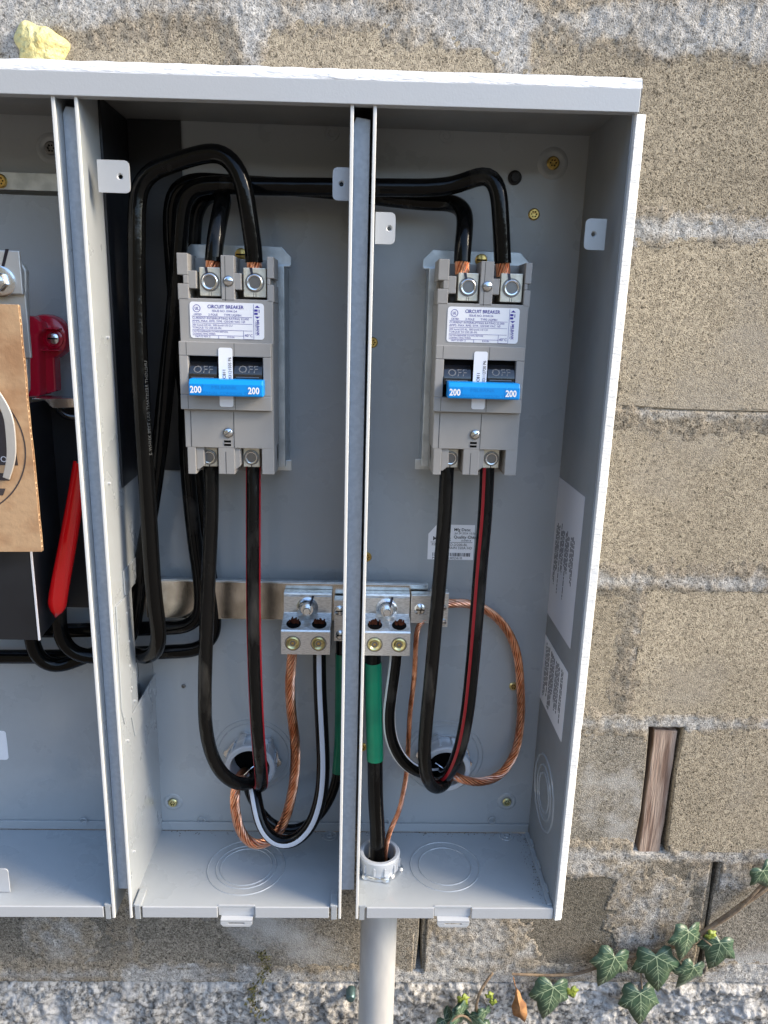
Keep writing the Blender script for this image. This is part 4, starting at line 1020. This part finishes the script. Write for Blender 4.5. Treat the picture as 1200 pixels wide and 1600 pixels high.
copper('copper_conductor', 'thick bare copper conductor looping under the white striped cable in the middle bay', [
    (457, 1008, .090), (456, 1030, .090), (453, 1070, .088), (455, 1110, .086), (461, 1160, .084), (461, 1205, .082), (454, 1250, .079), (441, 1290, .076), (420, 1315, .074), (396, 1320, .074), (378, 1303, .076), (368, 1270, .078), (367, 1240, .082), (371, 1220, .092), (380, 1208, .110), (384, 1206, .15)], .0062, 10, 'bare stranded copper conductors')
copper('copper_conductor', 'thick bare copper conductor making a wide bow at the right of the right bay', [
    (682, 944, .104), (700, 943, .106), (730, 943, .110), (760, 953, .114), (788, 978, .116), (806, 1015, .117), (813, 1070, .118), (813, 1130, .118), (803, 1180, .116), (780, 1212, .112), (750, 1222, .106), (722, 1218, .100), (706, 1210, .106), (700, 1206, .15)], .0054, 9, 'bare stranded copper conductors')
copper('copper_conductor', 'thin bare copper wire running down into the floor fitting of the right bay', [
    (676, 962, .098), (664, 966, .097), (653, 976, .096), (650, 1005, .096), (647, 1060, .096), (641, 1110, .098), (638, 1160, .098), (636, 1200, .096), (630, 1240, .090), (622, 1272, .082), (610, 1296, .074), V_(Vector((FL.x + .007, FL.y + .002, ZB + .034))), V_(Vector((FL.x + .004, FL.y, ZB - .01)))], .0032, 7, 'bare stranded copper conductors', .035)
# steel tie strip round the mouth of the middle and right fittings
for c, sgn in ((cL, 1), (cR, -1)):
    b = MB(); pa = [Vector((c.x - sgn * .016, .100, c.z - .012)), Vector((c.x - sgn * .006, .098, c.z - .004)), Vector((c.x + sgn * .004, .100, c.z + .006)), Vector((c.x + sgn * .014, .106, c.z + .010))]
    b.tube(smooth_path(pa, .002), .0009, 6); tag(b.build('tie_wire', 'zinc', smooth=True), 'thin bright wire tie in the mouth of the %s bay fitting' % ('middle' if sgn == 1 else 'right'), 'wire tie')

# ================================================================== NEUTRAL BAR AND LUGS
YB = .112
p, q = P(236, 907, YB), P(666, 972, YB)
bus = empty('neutral_bar', (p.x, YB, q.z), 'shiny stainless bar crossing behind the cables of the middle and right bays', 'metal bar')
MB().box(X1 + .003, X2 - .002, YB, YB + .003, q.z, p.z).build('bar', 'stainless', bus, .0005)
MB().box(X3 + .002, q.x, YB, YB + .003, q.z, p.z).build('bar', 'stainless', bus, .0005)
MB().box(X1 + .003, X2 - .002, YB - .001, YB + .006, p.z + .0002, p.z + .0022).build('bar_edge', 'galvanised', bus, .0004)
MB().box(X3 + .002, q.x, YB - .001, YB + .006, p.z + .0002, p.z + .0022).build('bar_edge', 'galvanised', bus, .0004)
def big_lug(px0, px1, label, two=True):
    ytop = .100; yf = .066
    x0, x1 = P(px0, 990, .075).x, P(px1, 990, .075).x
    z_t = P(480, 926, ytop).z; z_s = P(480, 961, .092).z; z_m = P(480, 986, yf).z; z_b = P(480, 1023, yf).z
    root = empty('lug_block', ((x0 + x1) / 2, .11, z_b), label, 'lug', 'large aluminium lugs')
    cx = (x0 + x1) / 2; hw = .0105; hr = .0085
    holes = [cx - (x1 - x0) * .26, cx + (x1 - x0) * .26]
    b = MB()
    prof = [(.111, z_t), (ytop, z_t), (ytop - .001, z_t - .003), (ytop, z_t - .005), (ytop - .002, z_s), (yf + .001, z_m + .001), (yf, z_m - .001), (yf, z_b), (.111, z_b)]
    b.prism(prof, 'X', x0, x1); b.build('body', 'aluminium', root, .0006)
    # black discs paint the dark of openings in the sloping face, with clamped strands
    nrm = Vector((0, (z_m - z_s), (ytop - .002 - yf) )).normalized(); nrm = Vector((0, -abs(nrm.y), abs(nrm.z)))
    mid = Vector((0, (ytop - .002 + yf) / 2, (z_s + z_m) / 2))
    for hx in holes:
        sl = Vector((0, yf + .001 - (ytop - .002), z_m + .001 - z_s)).normalized(); nrm = Vector((0, sl.z, -sl.y)); c = Vector((hx, (yf + .001 + ytop - .002) / 2, (z_m + .001 + z_s) / 2)) + sl * .005; b = MB()
        b.lathe(c, nrm, [(hr, -.0005), (hr, .0003), (0, .00035)], 28)
        h = b.build('wire_port', ['hole'], root, smooth=True)
        b = MB()
        for k in range(16):
            th = random.uniform(-.55, .55) * 3; rr = random.uniform(.1, .75) * hr; a = c + Vector((math.sin(th) * rr, 0, 0)) + nrm * .0006 + nrm.cross(Vector((1, 0, 0))) * math.cos(th) * rr * .6
            b.tube([a - nrm * .001, a + Vector((random.uniform(-.0008, .0008), .0012, .0036 + random.uniform(-.001, .002)))], .0010, 6)
        b.build('strands', 'copper_dark', h, smooth=True)
    for px_ in holes:
        c = Vector((px_, yf, (z_m + z_b) / 2 - .0005)); r = .0078; b = MB()
        b.lathe(c, (0, -1, 0), [(r * 1.18, -.0001), (r * 1.18, .0004), (r * 1.05, .0004), (r * 1.05, -.0001)], 32, 1)
        b.lathe(c, (0, -1, 0), [(r, 0), (r, .0014), (r * .84, .0019), (r * .62, .0010), (r * .55, .0004), (0, .0003)], 32, 0)
        hexv = [(c.x + math.cos(k * math.pi / 3) * r * .48, c.z + math.sin(k * math.pi / 3) * r * .48) for k in range(6)]
        b.prism(hexv, 'Y', yf - .0006, yf - .0002, 1); b.lathe(c, (0, -1, 0), [(r * .2, .0006), (r * .2, .0008), (0, .0010)], 12, 2)
        b.build('hex_screw', ['yellow_zinc', 'steel_dark', 'brass'], root, smooth=True)
    # big centre bolt with flange nut
    c = Vector((cx - .0005, ytop - .0015, P(480, 949, ytop).z)); b = MB(); ax = Vector((.02, -1, .12)).normalized()
    b.lathe(c, ax, [(.0128, 0), (.0128, .0012), (.0105, .0022), (.0082, .0045), (.0072, .0085)], 36)
    b.lathe(c, ax, [(.0045, .006), (.0045, .0170), (.0038, .0178), (0, .0178)], 20)
    bo = b.build('bolt', 'zinc', root, smooth=True)
    b = MB(); b.hull([c + Vector((.003, -.0093, .006)), c + Vector((.005, -.0093, .006)), c + Vector((.008, -.0012, .015)), c + Vector((.0055, -.0012, .015))], [c + Vector((.003, -.008, .006)), c + Vector((.005, -.008, .006)), c + Vector((.008, .001, .015)), c + Vector((.0055, .001, .015))]); b.build('marker_line', 'marker', bo)
    return root
big_lug(440, 517, 'large aluminium lug block in the middle bay holding a copper and a striped cable')
big_lug(568, 641, 'large aluminium lug block in the right bay holding the green taped cable')
def small_lug(px0, px1, py0, py1, Y, label, screws):
    p, q = P(px0, py0, Y), P(px1, py1, Y); root = empty('small_lug', ((p.x + q.x) / 2, Y + .01, q.z), label, 'lug', 'small aluminium lugs')
    MB().box(p.x, q.x, Y, Y + .014, q.z, p.z).build('body', 'aluminium', root, .0006)
    for (px_, py_, r) in screws:
        c = P(px_, py_, Y); b = MB(); b.lathe(c, (0, -1, 0), [(r, 0), (r, .001), (r * .75, .0022), (0, .0026)], 24); b.box(c.x - r * .7, c.x + r * .7, c.y - .0029, c.y - .002, c.z - r * .1, c.z + r * .1, 1)
        b.build('clamp_screw', ['zinc', 'hole'], root, smooth=True)
small_lug(643, 672, 930, 974, .094, 'small square aluminium lug beside the large lug in the right bay', [(656, 952, .0070)])
small_lug(673, 699, 926, 980, .100, 'small aluminium lug with two screws behind the plain cable in the right bay', [(692, 950, .0042), (692, 972, .0042)])
small_lug(522, 545, 937, 1002, .094, 'small aluminium lug half hidden by the middle divider', [(531, 954, .0062), (532, 992, .0058)])

# ================================================================== LEFT BAY THINGS
# stainless jaw bracket with a bolt
YJ = .030
p, q = P(-60, 389, YJ), P(36, 460, YJ)
jaw = empty('jaw_bracket', (q.x, YJ + .02, q.z), 'shiny metal jaw bracket with a hex bolt at the edge of the left bay', 'metal bracket')
b = MB(); b.box(p.x, q.x, YJ, YJ + .004, q.z, p.z)
q2 = P(41, 475, YJ + .006); b.box(p.x, q2.x, YJ + .006, YJ + .010, P(41, 560, YJ).z, q.z + .001); b.box(p.x, q.x, YJ + .0035, YJ + .0065, q.z, q.z + .004); b.build('plate', 'brushed_nickel', jaw, .0010)
ea = P(45, 470, YJ + .012); eb = P(46, 636, YJ + .012)
b = MB(); b.prism([(ea.x - .012, ea.z + .035), (ea.x - .003, ea.z + .035), (ea.x, ea.z + .028), (eb.x, eb.z + .018), (eb.x - .006, eb.z + .004), (eb.x - .012, eb.z)], 'Y', YJ + .012, YJ + .020); b.build('curved_blade', 'brushed_nickel', jaw, .0015)
c = P(1, 440, YJ); b = MB(); b.lathe(c, (0, -1, 0), [(.0145, 0), (.0145, .0015), (.0125, .0022)], 36); b.lathe(c, (0, -1, 0), [(.0095, .002), (.0095, .008), (.0082, .0095)], 6); b.lathe(c, (0, -1, 0), [(.0055, .008), (.0055, .013), (.004, .014)], 20); b.build('hex_bolt', 'zinc', jaw, smooth=30)
b = MB(); a1, a2 = P(11, 389, YJ - .0004), P(4, 418, YJ - .0004); b.hull([(a1.x - .0016, YJ - .0004, a1.z), (a1.x + .0016, YJ - .0004, a1.z), (a2.x + .0014, YJ - .0004, a2.z), (a2.x - .0014, YJ - .0004, a2.z)], [(a1.x - .0016, YJ, a1.z), (a1.x + .0016, YJ, a1.z), (a2.x + .0014, YJ, a2.z), (a2.x - .0014, YJ, a2.z)]); b.build('marker_line', 'marker', jaw)
# red insulator
YI = .065
ri = empty('red_insulator', P(70, 560, .11), 'glossy dark red plastic insulator with a screw behind the cardboard', 'insulator')
c = P(68, 528, YI + .02)
cd_ = P(66, 527, YI + .012); rd_ = .0235
b = MB(); b.lathe((cd_.x, YI + .034, cd_.z), (0, -1, 0), [(rd_, 0), (rd_, .012), (rd_ * .94, .016), (rd_ * .80, .0175), (0, .0175)], 44)
b.build('ear', 'red_plastic', ri, smooth=40)
pk = MB(); pk.lathe((P(83, 529, YI + .016).x, YI + .0168, P(83, 529, YI + .016).z), (0, -1, 0), [(.0105, 0), (.0105, .0022), (.0085, .0030), (.0078, .0004), (0, .0003)], 28); pk.build('boss', 'red_plastic', ri, smooth=40)
b = MB(); arc = [P(30, 492, YI), P(50, 494, YI), P(62, 503, YI), P(66, 516, YI), P(58, 524, YI), P(59, 540, YI), P(62, 620, YI), P(30, 622, YI)]
b.prism([(v.x, v.z) for v in arc], 'Y', YI, YI + .035); b.build('body', 'red_plastic', ri, .003, seg=3)
b = MB(); arc = [P(62, 545, YI + .018), P(84, 548, YI + .018), P(87, 612, YI + .018), P(62, 617, YI + .018)]
b.prism([(v.x, v.z) for v in arc], 'Y', YI + .018, YI + .035); b.build('rib', 'red_plastic', ri, .0015)
for fz in (512, 546): p = P(62, fz, YI + .008); q = P(92, fz + 3, YI + .008); MB().box(p.x, q.x, YI + .008, YI + .018, q.z, p.z).build('rib', 'red_plastic', ri, .001)
screw(83, 529, YI + .0158, .0062, 'zinc', 'insulator_screw', recess=False, parent=ri)
# black barrier box: front plate and side plate, open below
YX = .012
a = P(48, 862, YX); a2_ = P(48, 1000, YX); tp = P(60, 628, YX + .03)
bb = empty('barrier_box', (a.x, BK, a2_.z), 'matt black plastic barrier box behind the cardboard in the left bay', 'plastic box')
b = MB(); b.box(XLEFT + .05, a.x, YX, YX + .002, a2_.z, tp.z); b.build('front_plate', 'black_plastic', bb, .0003)
b = MB(); b.prism([(YX + .0005, a2_.z), (BK - .004, a2_.z + .014), (BK - .004, tp.z - .004), (YX + .0005, tp.z)], 'X', a.x - .0018, a.x + .0004); b.build('side_plate', 'black_plastic', bb, .0003)
b = MB(); b.box(a.x + .0004, XA - .002, .088, .090, P(110, 948, .09).z, P(110, 628, .09).z); b.build('rear_plate', 'black_plastic', bb, .0003)
b = MB(); b.box(a.x - .0006, a.x + .0012, YX - .0006, YX + .0008, a2_.z, tp.z); b.build('edge_trim', 'sticker_grey', bb)
# short curved handle recess on the box
b = MB(); pa = [P(92, 640, .06), P(100, 650, .058), P(125, 652, .06)]; b.tube(smooth_path(pa, .003), .004, 10); b.build('moulded_rib', 'black_gloss', bb, smooth=True)
# bright angle clip
cl = MB(); A = [P(66, 623, .05), P(118, 622, .05), P(116, 637, .05), P(82, 638, .05)]
cl.prism([(v.x, v.z) for v in A], 'Y', .05, .054); r0 = P(50, 626, .054); cl.box(r0.x, A[1].x, .054, .085, A[0].z - .002, A[0].z)
tag(cl.build('metal_clip', 'zinc', bevel=.0008), 'bright folded metal clip under the red insulator', 'metal clip')
# red rubber-dipped lever
rd = empty('red_lever', P(90, 965, .03), 'bright red dipped lever handle hanging in front of the barrier box', 'lever')
pa = smooth_path([P(127, 722, .052), P(117, 785, .044), P(104, 860, .035), P(92, 925, .03), P(88, 955, .03)], .004)
b = MB(); fr = frames(pa); n = 14; prof = []
vs = []; fs = []
L_ = len(pa)
for i, (p_, t_, n_, b_) in enumerate(fr):
    k = i / (L_ - 1); w = .0082 + .0022 * k
    if k > .93: w *= 1 - ((k - .93) / .07) ** 2 * .35
    for j in range(n):
        th = 2 * math.pi * j / n; vs.append(p_ + n_ * math.cos(th) * w * .55 + b_ * math.sin(th) * w)
tip = pa[-1] + fr[-1][1] * .008
for i in range(L_ - 1):
    for j in range(n): fs.append((i * n + j, i * n + (j + 1) % n, (i + 1) * n + (j + 1) % n, (i + 1) * n + j))
fs.append(tuple(range(n))[::-1]); vs.append(tip)
for j in range(n): fs.append(((L_ - 1) * n + j, (L_ - 1) * n + (j + 1) % n, L_ * n))
b.add(vs, fs); b.build('grip', 'red_rubber', rd, smooth=60)
b = MB(); u0, u1 = P(134, 640, .058), P(127, 724, .052); b.tube([u0, u1], .0055, 10); b.build('shank', 'zinc', rd, smooth=True)
# cardboard with printed circle
YC = -.006
cb = empty('cardboard_sheet', P(40, 860, YC), 'brown cardboard sheet with part of a printed black circle at the left edge', 'cardboard')
a, b_, c_, d_ = P(-90, 473, YC), P(28, 477, YC), P(65, 862, YC), P(-90, 862, YC)
xe0, xe1 = b_.x, c_.x
loop = [(a.x, a.z), (b_.x, b_.z)]
for k in range(1, 14):
    t = k / 14; loop.append((b_.x + (c_.x - b_.x) * t + random.uniform(-.0004, .0004), b_.z + (c_.z - b_.z) * t))
loop += [(c_.x, c_.z), (d_.x, d_.z)]
m_ = MB(); m_.prism(loop, 'Y', YC, YC + .0008); m_.prism(loop, 'Y', YC + .0035, YC + .0043); m_.build('liner', 'cardboard', cb)
m_ = MB()
for k in range(44):
    t = k / 44; x = b_.x + (c_.x - b_.x) * t; z = b_.z + (c_.z - b_.z) * t; m_.box(x - .05, x + random.choice((-.001, -.0004, -.0006, .0006 if k % 9 == 0 else 0)), YC + .0008, YC + .0035, z - .0012, z + .0006)
m_.build('fluting', 'cardboard_edge', cb)
yp = YC - .0003
def disc_arc(cx, cz, r0, r1, t0, t1, mb, y=yp, n=40):
    vs = []; fs = []
    for k in range(n + 1):
        th = math.radians(t0 + (t1 - t0) * k / n)
        for r_ in (r0, r1): vs.append((cx + math.cos(th) * r_, y, cz + math.sin(th) * r_))
    for k in range(n): fs.append((2 * k, 2 * k + 2, 2 * k + 3, 2 * k + 1))
    mb.add(vs, fs)
pc = P(40, 700, YC); ro = .068; cx_, cz_ = pc.x - ro, pc.z
m_ = MB(); disc_arc(cx_, cz_, ro - .0009, ro + .0004, -80, 80, m_)
for k, (z0, z1, xx) in enumerate(((723, 731, 26), (738, 751, 20), (762, 774, 10))):
    u, v = P(-50, z0, YC), P(xx, z1, YC)
    if k: m_.add([(u.x, yp, v.z), (v.x - .003, yp, v.z), (v.x, yp, u.z), (u.x, yp, u.z)], [(0, 1, 2, 3)])
u, v = P(-50, 640, YC), P(22, 727, YC); m_.add([(u.x, yp, v.z), (v.x + .004, yp, v.z), (v.x + .003, yp, v.z + .03), (v.x - .004, yp, u.z - .006), (v.x - .012, yp, u.z + .006), (u.x, yp, u.z + .012)], [(0, 1, 2, 3, 4, 5)])
m_.build('printed_circle', 'card_ink', cb)
m_ = MB(); v = P(12, 718, YC); m_.text('MO', .0085, (v.x, yp - .0002, v.z), (1, 0, 0), (0, 0, 1), align='RIGHT'); m_.build('lettering', 'sticker_grey', cb)
hk = smooth_path([P(-12, 606, YC - .004), P(2, 628, YC - .005), P(12, 650, YC - .006), P(16, 680, YC - .006), P(17, 715, YC - .006), P(9, 748, YC - .005)], .003)
b = MB(); frh = frames(hk); vs = []; fs = []
for i, (p_, t_, n_, bb_) in enumerate(frh):
    w = .0034 + .0012 * math.sin(math.pi * i / (len(frh) - 1))
    for sx, sy in ((-1, 0), (1, 0), (1, .0022), (-1, .0022)): vs.append(p_ + bb_ * (w * sx) + Vector((0, sy, 0)))
for i in range(len(frh) - 1):
    for j in range(4): fs.append((i * 4 + j, i * 4 + (j + 1) % 4, (i + 1) * 4 + (j + 1) % 4, (i + 1) * 4 + j))
fs += [(0, 1, 2, 3), tuple((len(frh) - 1) * 4 + j for j in range(4))]
b.add(vs, fs); tag(b.build('metal_hook', 'brushed_nickel', bevel=.0006), 'bent dull metal hook lying against the cardboard print', 'hook')

# ================================================================== WALL DETAILS AND PLANTS
# foam blob above the hood
c = P(64, 78, WY); fc = Vector((c.x, WY, c.z)); b = MB(); n = 30; vs = []; fs = []; rings = 7
for j in range(rings):
    for k in range(n):
        th = 2 * math.pi * k / n; r_ = (.026 + .004 * math.sin(3 * th + 1) + .0022 * math.sin(7 * th) + random.uniform(-.0006, .0006)) * (1 - (j / rings) ** 1.6 * .95)
        h_ = .002 + .018 * (1 - (1 - j / rings) ** 2) + random.uniform(-.0006, .0008)
        vs.append((fc.x + math.cos(th) * r_, WY - h_ + .004 * (j == 0), fc.z + math.sin(th) * r_ * .95))
vs.append((fc.x, WY - .020, fc.z))
for j in range(rings - 1):
    for k in range(n): fs.append((j * n + k, j * n + (k + 1) % n, (j + 1) * n + (k + 1) % n, (j + 1) * n + k))
for k in range(n): fs.append(((rings - 1) * n + k, (rings - 1) * n + (k + 1) % n, len(vs) - 1))
b.add(vs, fs); o = b.build('foam_blob', 'foam', smooth=True); tag(o, 'dried yellow expanding foam lump on the wall above the hood', 'foam')
sub = o.modifiers.new('Subsurf', 'SUBSURF'); sub.levels = 1; sub.render_levels = 1
# anchor bolt head in the footing
c = P(548, 1557, WY - .012); b = MB(); b.lathe(c, (0, -1, 0), [(.007, -.012), (.007, .002), (.005, .005), (0, .0055)], 20); mat('teal_metal', (.10, .17, .18), .4, metal=.6); tag(b.build('anchor_bolt', 'teal_metal', smooth=True), 'small round blue green bolt head in the footing left of the pipe', 'bolt')

def ivy_leaf(parent, px, py, size, ang, tilt=(0, 0), Y=.125, m='ivy_leaf', name='leaf'):
    """five-lobed leaf; ang = direction of the tip in the wall plane, degrees from down"""
    out = [(0, .08), (.10, .20), (.24, .26), (.38, .22), (.42, .10), (.42, .0), (.49, -.10), (.55, -.24), (.43, -.30), (.31, -.33), (.25, -.44), (.15, -.62), (0, -.84)]
    asym = random.uniform(.82, 1.0), random.uniform(.82, 1.0)
    out = [(x * asym[0] * random.uniform(.95, 1.05), y + random.uniform(-.02, .02)) for x, y in out] + [(-x * asym[1] * random.uniform(.95, 1.05), y + random.uniform(-.02, .02)) for x, y in out[-2:0:-1]]
    size *= .92; c = P(px, py, Y); ca, sa = math.cos(math.radians(ang)), math.sin(math.radians(ang))
    def tr(x, y, lift):
        x *= size; y = (y + .18) * size; X_ = x * ca - y * sa; Z_ = x * sa + y * ca
        Yo = -lift + X_ * tilt[0] + Z_ * tilt[1] - .10 * size * math.cos(x / size * 5) * .3 + .25 * (y ** 2) / size
        return (c.x + X_, c.y + Yo, c.z + Z_)
    vs = [tr(0, -.05, .001)]; fs = []; n = len(out)
    for sc, lf in ((.5, .0018), (1, 0)):
        for x, y in out: vs.append(tr(x * sc * random.uniform(.97, 1.03), (y + .05) * sc - .05, lf + random.uniform(-.0004, .0004)))
    for k in range(n):
        k2 = (k + 1) % n; fs.append((0, 1 + k, 1 + k2)); fs.append((1 + k, 1 + n + k, 1 + n + k2, 1 + k2))
    b = MB(); b.add(vs, fs); o = b.build(name, m, parent, smooth=True)
    s = o.modifiers.new('Solidify', 'SOLIDIFY'); s.thickness = .0004; s.offset = 1
    if m == 'ivy_leaf':
        b = MB()
        def vein(a, e, w0, w1):
            K = 6
            pa = []
            for k in range(K + 1):
                t = k / K; x = a[0] + (e[0] - a[0]) * t; y = a[1] + (e[1] - a[1]) * t
                rr = max(abs(x) / .46, abs(y + .05) / .8); pa.append((x, y, .0012 + .0012 * (1 - min(rr * 2 - 1, 1) if rr > .5 else 1), w0 + (w1 - w0) * t))
            dx, dy = e[0] - a[0], e[1] - a[1]; l = math.hypot(dx, dy); nx, ny = -dy / l, dx / l
            v = []; f = []
            for x, y, lf, w in pa: v += [tr(x + nx * w, y + ny * w, lf), tr(x - nx * w, y - ny * w, lf)]
            for k in range(K): f.append((2 * k, 2 * k + 1, 2 * k + 3, 2 * k + 2))
            b.add(v, f)
        o0 = (0, .08)
        for e in ((0, -.82), (.47, -.25), (-.47, -.25), (.33, .20), (-.33, .20)): vein(o0, e, .008, .003)
        for s_ in (1, -1):
            for (f0, e) in (((0, -.25), (.14 * s_, -.42)), ((0, -.42), (.10 * s_, -.60)), ((0, -.10), (.22 * s_, -.30)), ((.2 * s_, -.07), (.36 * s_, -.06)), ((.2 * s_, -.07), (.24 * s_, -.26)), ((.16 * s_, .12), (.30 * s_, .06)), ((0, -.18), (.13 * s_, -.33)), ((0, -.55), (.06 * s_, -.70)), ((.3 * s_, -.14), (.38 * s_, -.28)), ((.12 * s_, 0), (.30 * s_, .02))): vein(f0, e, .0055, .002)
        b.build('veins', 'ivy_vein', o)
    return o
iv = empty('ivy_vine', P(1000, 1500, WY), 'ivy vine with dark green pale veined leaves climbing across the wall at lower right', 'ivy')
b = MB()
stm = [(1250, 1330, .135), (1200, 1385, .132), (1165, 1410, .132), (1130, 1435, .134), (1090, 1462, .134), (1050, 1480, .135), (1010, 1490, .136), (960, 1500, .136), (910, 1520, .135), (870, 1524, .135), (800, 1522, .134)]
b.tube(smooth_path(pts(stm), .006), .0034, 8, rf=lambda t: 1.25 - .75 * t); b.tube(smooth_path(pts([(1200, 1372, .132), (1178, 1396, .128), (1150, 1425, .13), (1125, 1442, .13)]), .005), .0022, 7)
for a_, e_ in (((1000, 1492, .135), (1003, 1545, .12)), ((1085, 1463, .134), (1075, 1478, .12)), ((1040, 1483, .135), (1045, 1500, .122)), ((945, 1505, .136), (950, 1512, .122)), ((1090, 1460, .134), (1112, 1478, .12)), ((1020, 1488, .135), (1060, 1515, .122))):
    b.tube([P(*a_), P(*e_)], .0011, 6)
b.build('stem', 'vine_bark', iv, smooth=True)
for args in ((953, 1508, .066, -20, (.1, .1)), (1026, 1510, .072, 8, (-.1, .15)), (1072, 1468, .060, -8, (.3, .1)), (1000, 1566, .066, 3, (0, .2)), (1076, 1520, .058, -20, (.15, -.1)), (1120, 1484, .058, -12, (-.2, .15)), (860, 1556, .070, -10, (.1, .1)), (1195, 1367, .050, 30, (.2, 0))):
    ivy_leaf(iv, *args[:4], tilt=args[4], Y=.122)
for args in ((1112, 1462, .022, 60), (893, 1550, .024, 20)): ivy_leaf(iv, *args, Y=.126, m='ivy_young')
# small ivy sprig at the foot of the wall
sp = empty('ivy_sprig', P(730, 1600, WY - .02), 'dark ivy sprig growing from the footing just right of the pipe', 'ivy')
b = MB(); b.tube(smooth_path(pts([(770, 1520, .132), (755, 1540, .125), (746, 1560, .12), (742, 1600, .11)]), .004), .0020, 7); b.tube(smooth_path(pts([(742, 1600, .11), (720, 1585, .105), (700, 1600, .1)]), .004), .0016, 7); b.build('stem', 'vine_bark', sp, smooth=True)
for args in ((716, 1586, .036, -60, (.9, .3)), (738, 1594, .034, 20, (-.8, .1)), (700, 1602, .036, 40, (.1, .9)), (756, 1584, .026, -10, (.6, .1)), (722, 1574, .024, 150, (.8, .1)), (748, 1606, .036, -40, (0, .8))): ivy_leaf(sp, *args[:4], tilt=args[4], Y=.110)
for args in ((724, 1562, .022, 30), (770, 1566, .014, 0), (765, 1556, .016, 40)): ivy_leaf(sp, *args, Y=.115, m='ivy_young')
# dead leaf
dl = MB(); A = [(805, 1540), (812, 1550), (815, 1560), (822, 1568), (824, 1585), (820, 1597), (812, 1590), (802, 1586), (799, 1572), (804, 1560), (806, 1550)]
vs = [P(x, y, .112 + random.uniform(-.004, .004)) for x, y in A]; cc = sum((v for v in vs), Vector()) / len(vs) + Vector((0, -.006, 0)); dl.add(vs + [cc], [(i, (i + 1) % len(A), len(A)) for i in range(len(A))]); dl.tube([P(805, 1541, .115), P(802, 1527, .13)], .0008, 5)
o = dl.build('dead_leaf', 'dead_leaf', smooth=True); o.modifiers.new('Solidify', 'SOLIDIFY').thickness = .0005; tag(o, 'curled orange brown dead leaf against the footing', 'leaf')
# moss in the vertical crack left of the pipe
b = MB()
for k in range(340):
    t = random.random(); cx0 = 405 + 12 * math.sin(t * 7); y_ = 1485 + 110 * t
    if 1525 < y_ < 1540 and random.random() < .6: continue
    q = P(cx0 + random.gauss(0, 5), y_, WY - random.uniform(0, .012)); s = random.uniform(.0008, .0024); d = Vector((random.uniform(-1, 1), random.uniform(-1, -.1), random.uniform(-.4, 1))).normalized() * s * 2; e = d.orthogonal().normalized() * s
    b.add([q - e, q + e, q + d], [(0, 1, 2)])
tag(b.build('moss', 'moss'), 'greenish brown moss in the crack below the middle bay', kind='stuff')

# grit gathered along the floor edges of the bays
b = MB()
for k in range(420):
    if k < 230: x = X4 - .002 - abs(random.gauss(0, .006)); y = random.uniform(.006, BK - .006)
    else: x = random.uniform(X3 + .01, X4 - .004) if k % 2 else random.uniform(X1 + .01, X2 - .01); y = BK - .004 - abs(random.gauss(0, .004))
    s_ = random.uniform(.0003, .0011); th = random.random() * 6.3; c, d = math.cos(th) * s_, math.sin(th) * s_; z = ZB + .0001
    b.add([(x - c, y - d, z), (x + d, y - c, z), (x + c * 1.5, y + d * 1.5, z + .0002), (x, y, z + s_ * .8)], [(0, 1, 3), (1, 2, 3), (2, 0, 3)])
mat('grit', (.16, .14, .11), .9)
tag(b.build('dust', 'grit'), 'dark grit gathered along the back and side edges of the bay floors', kind='stuff')
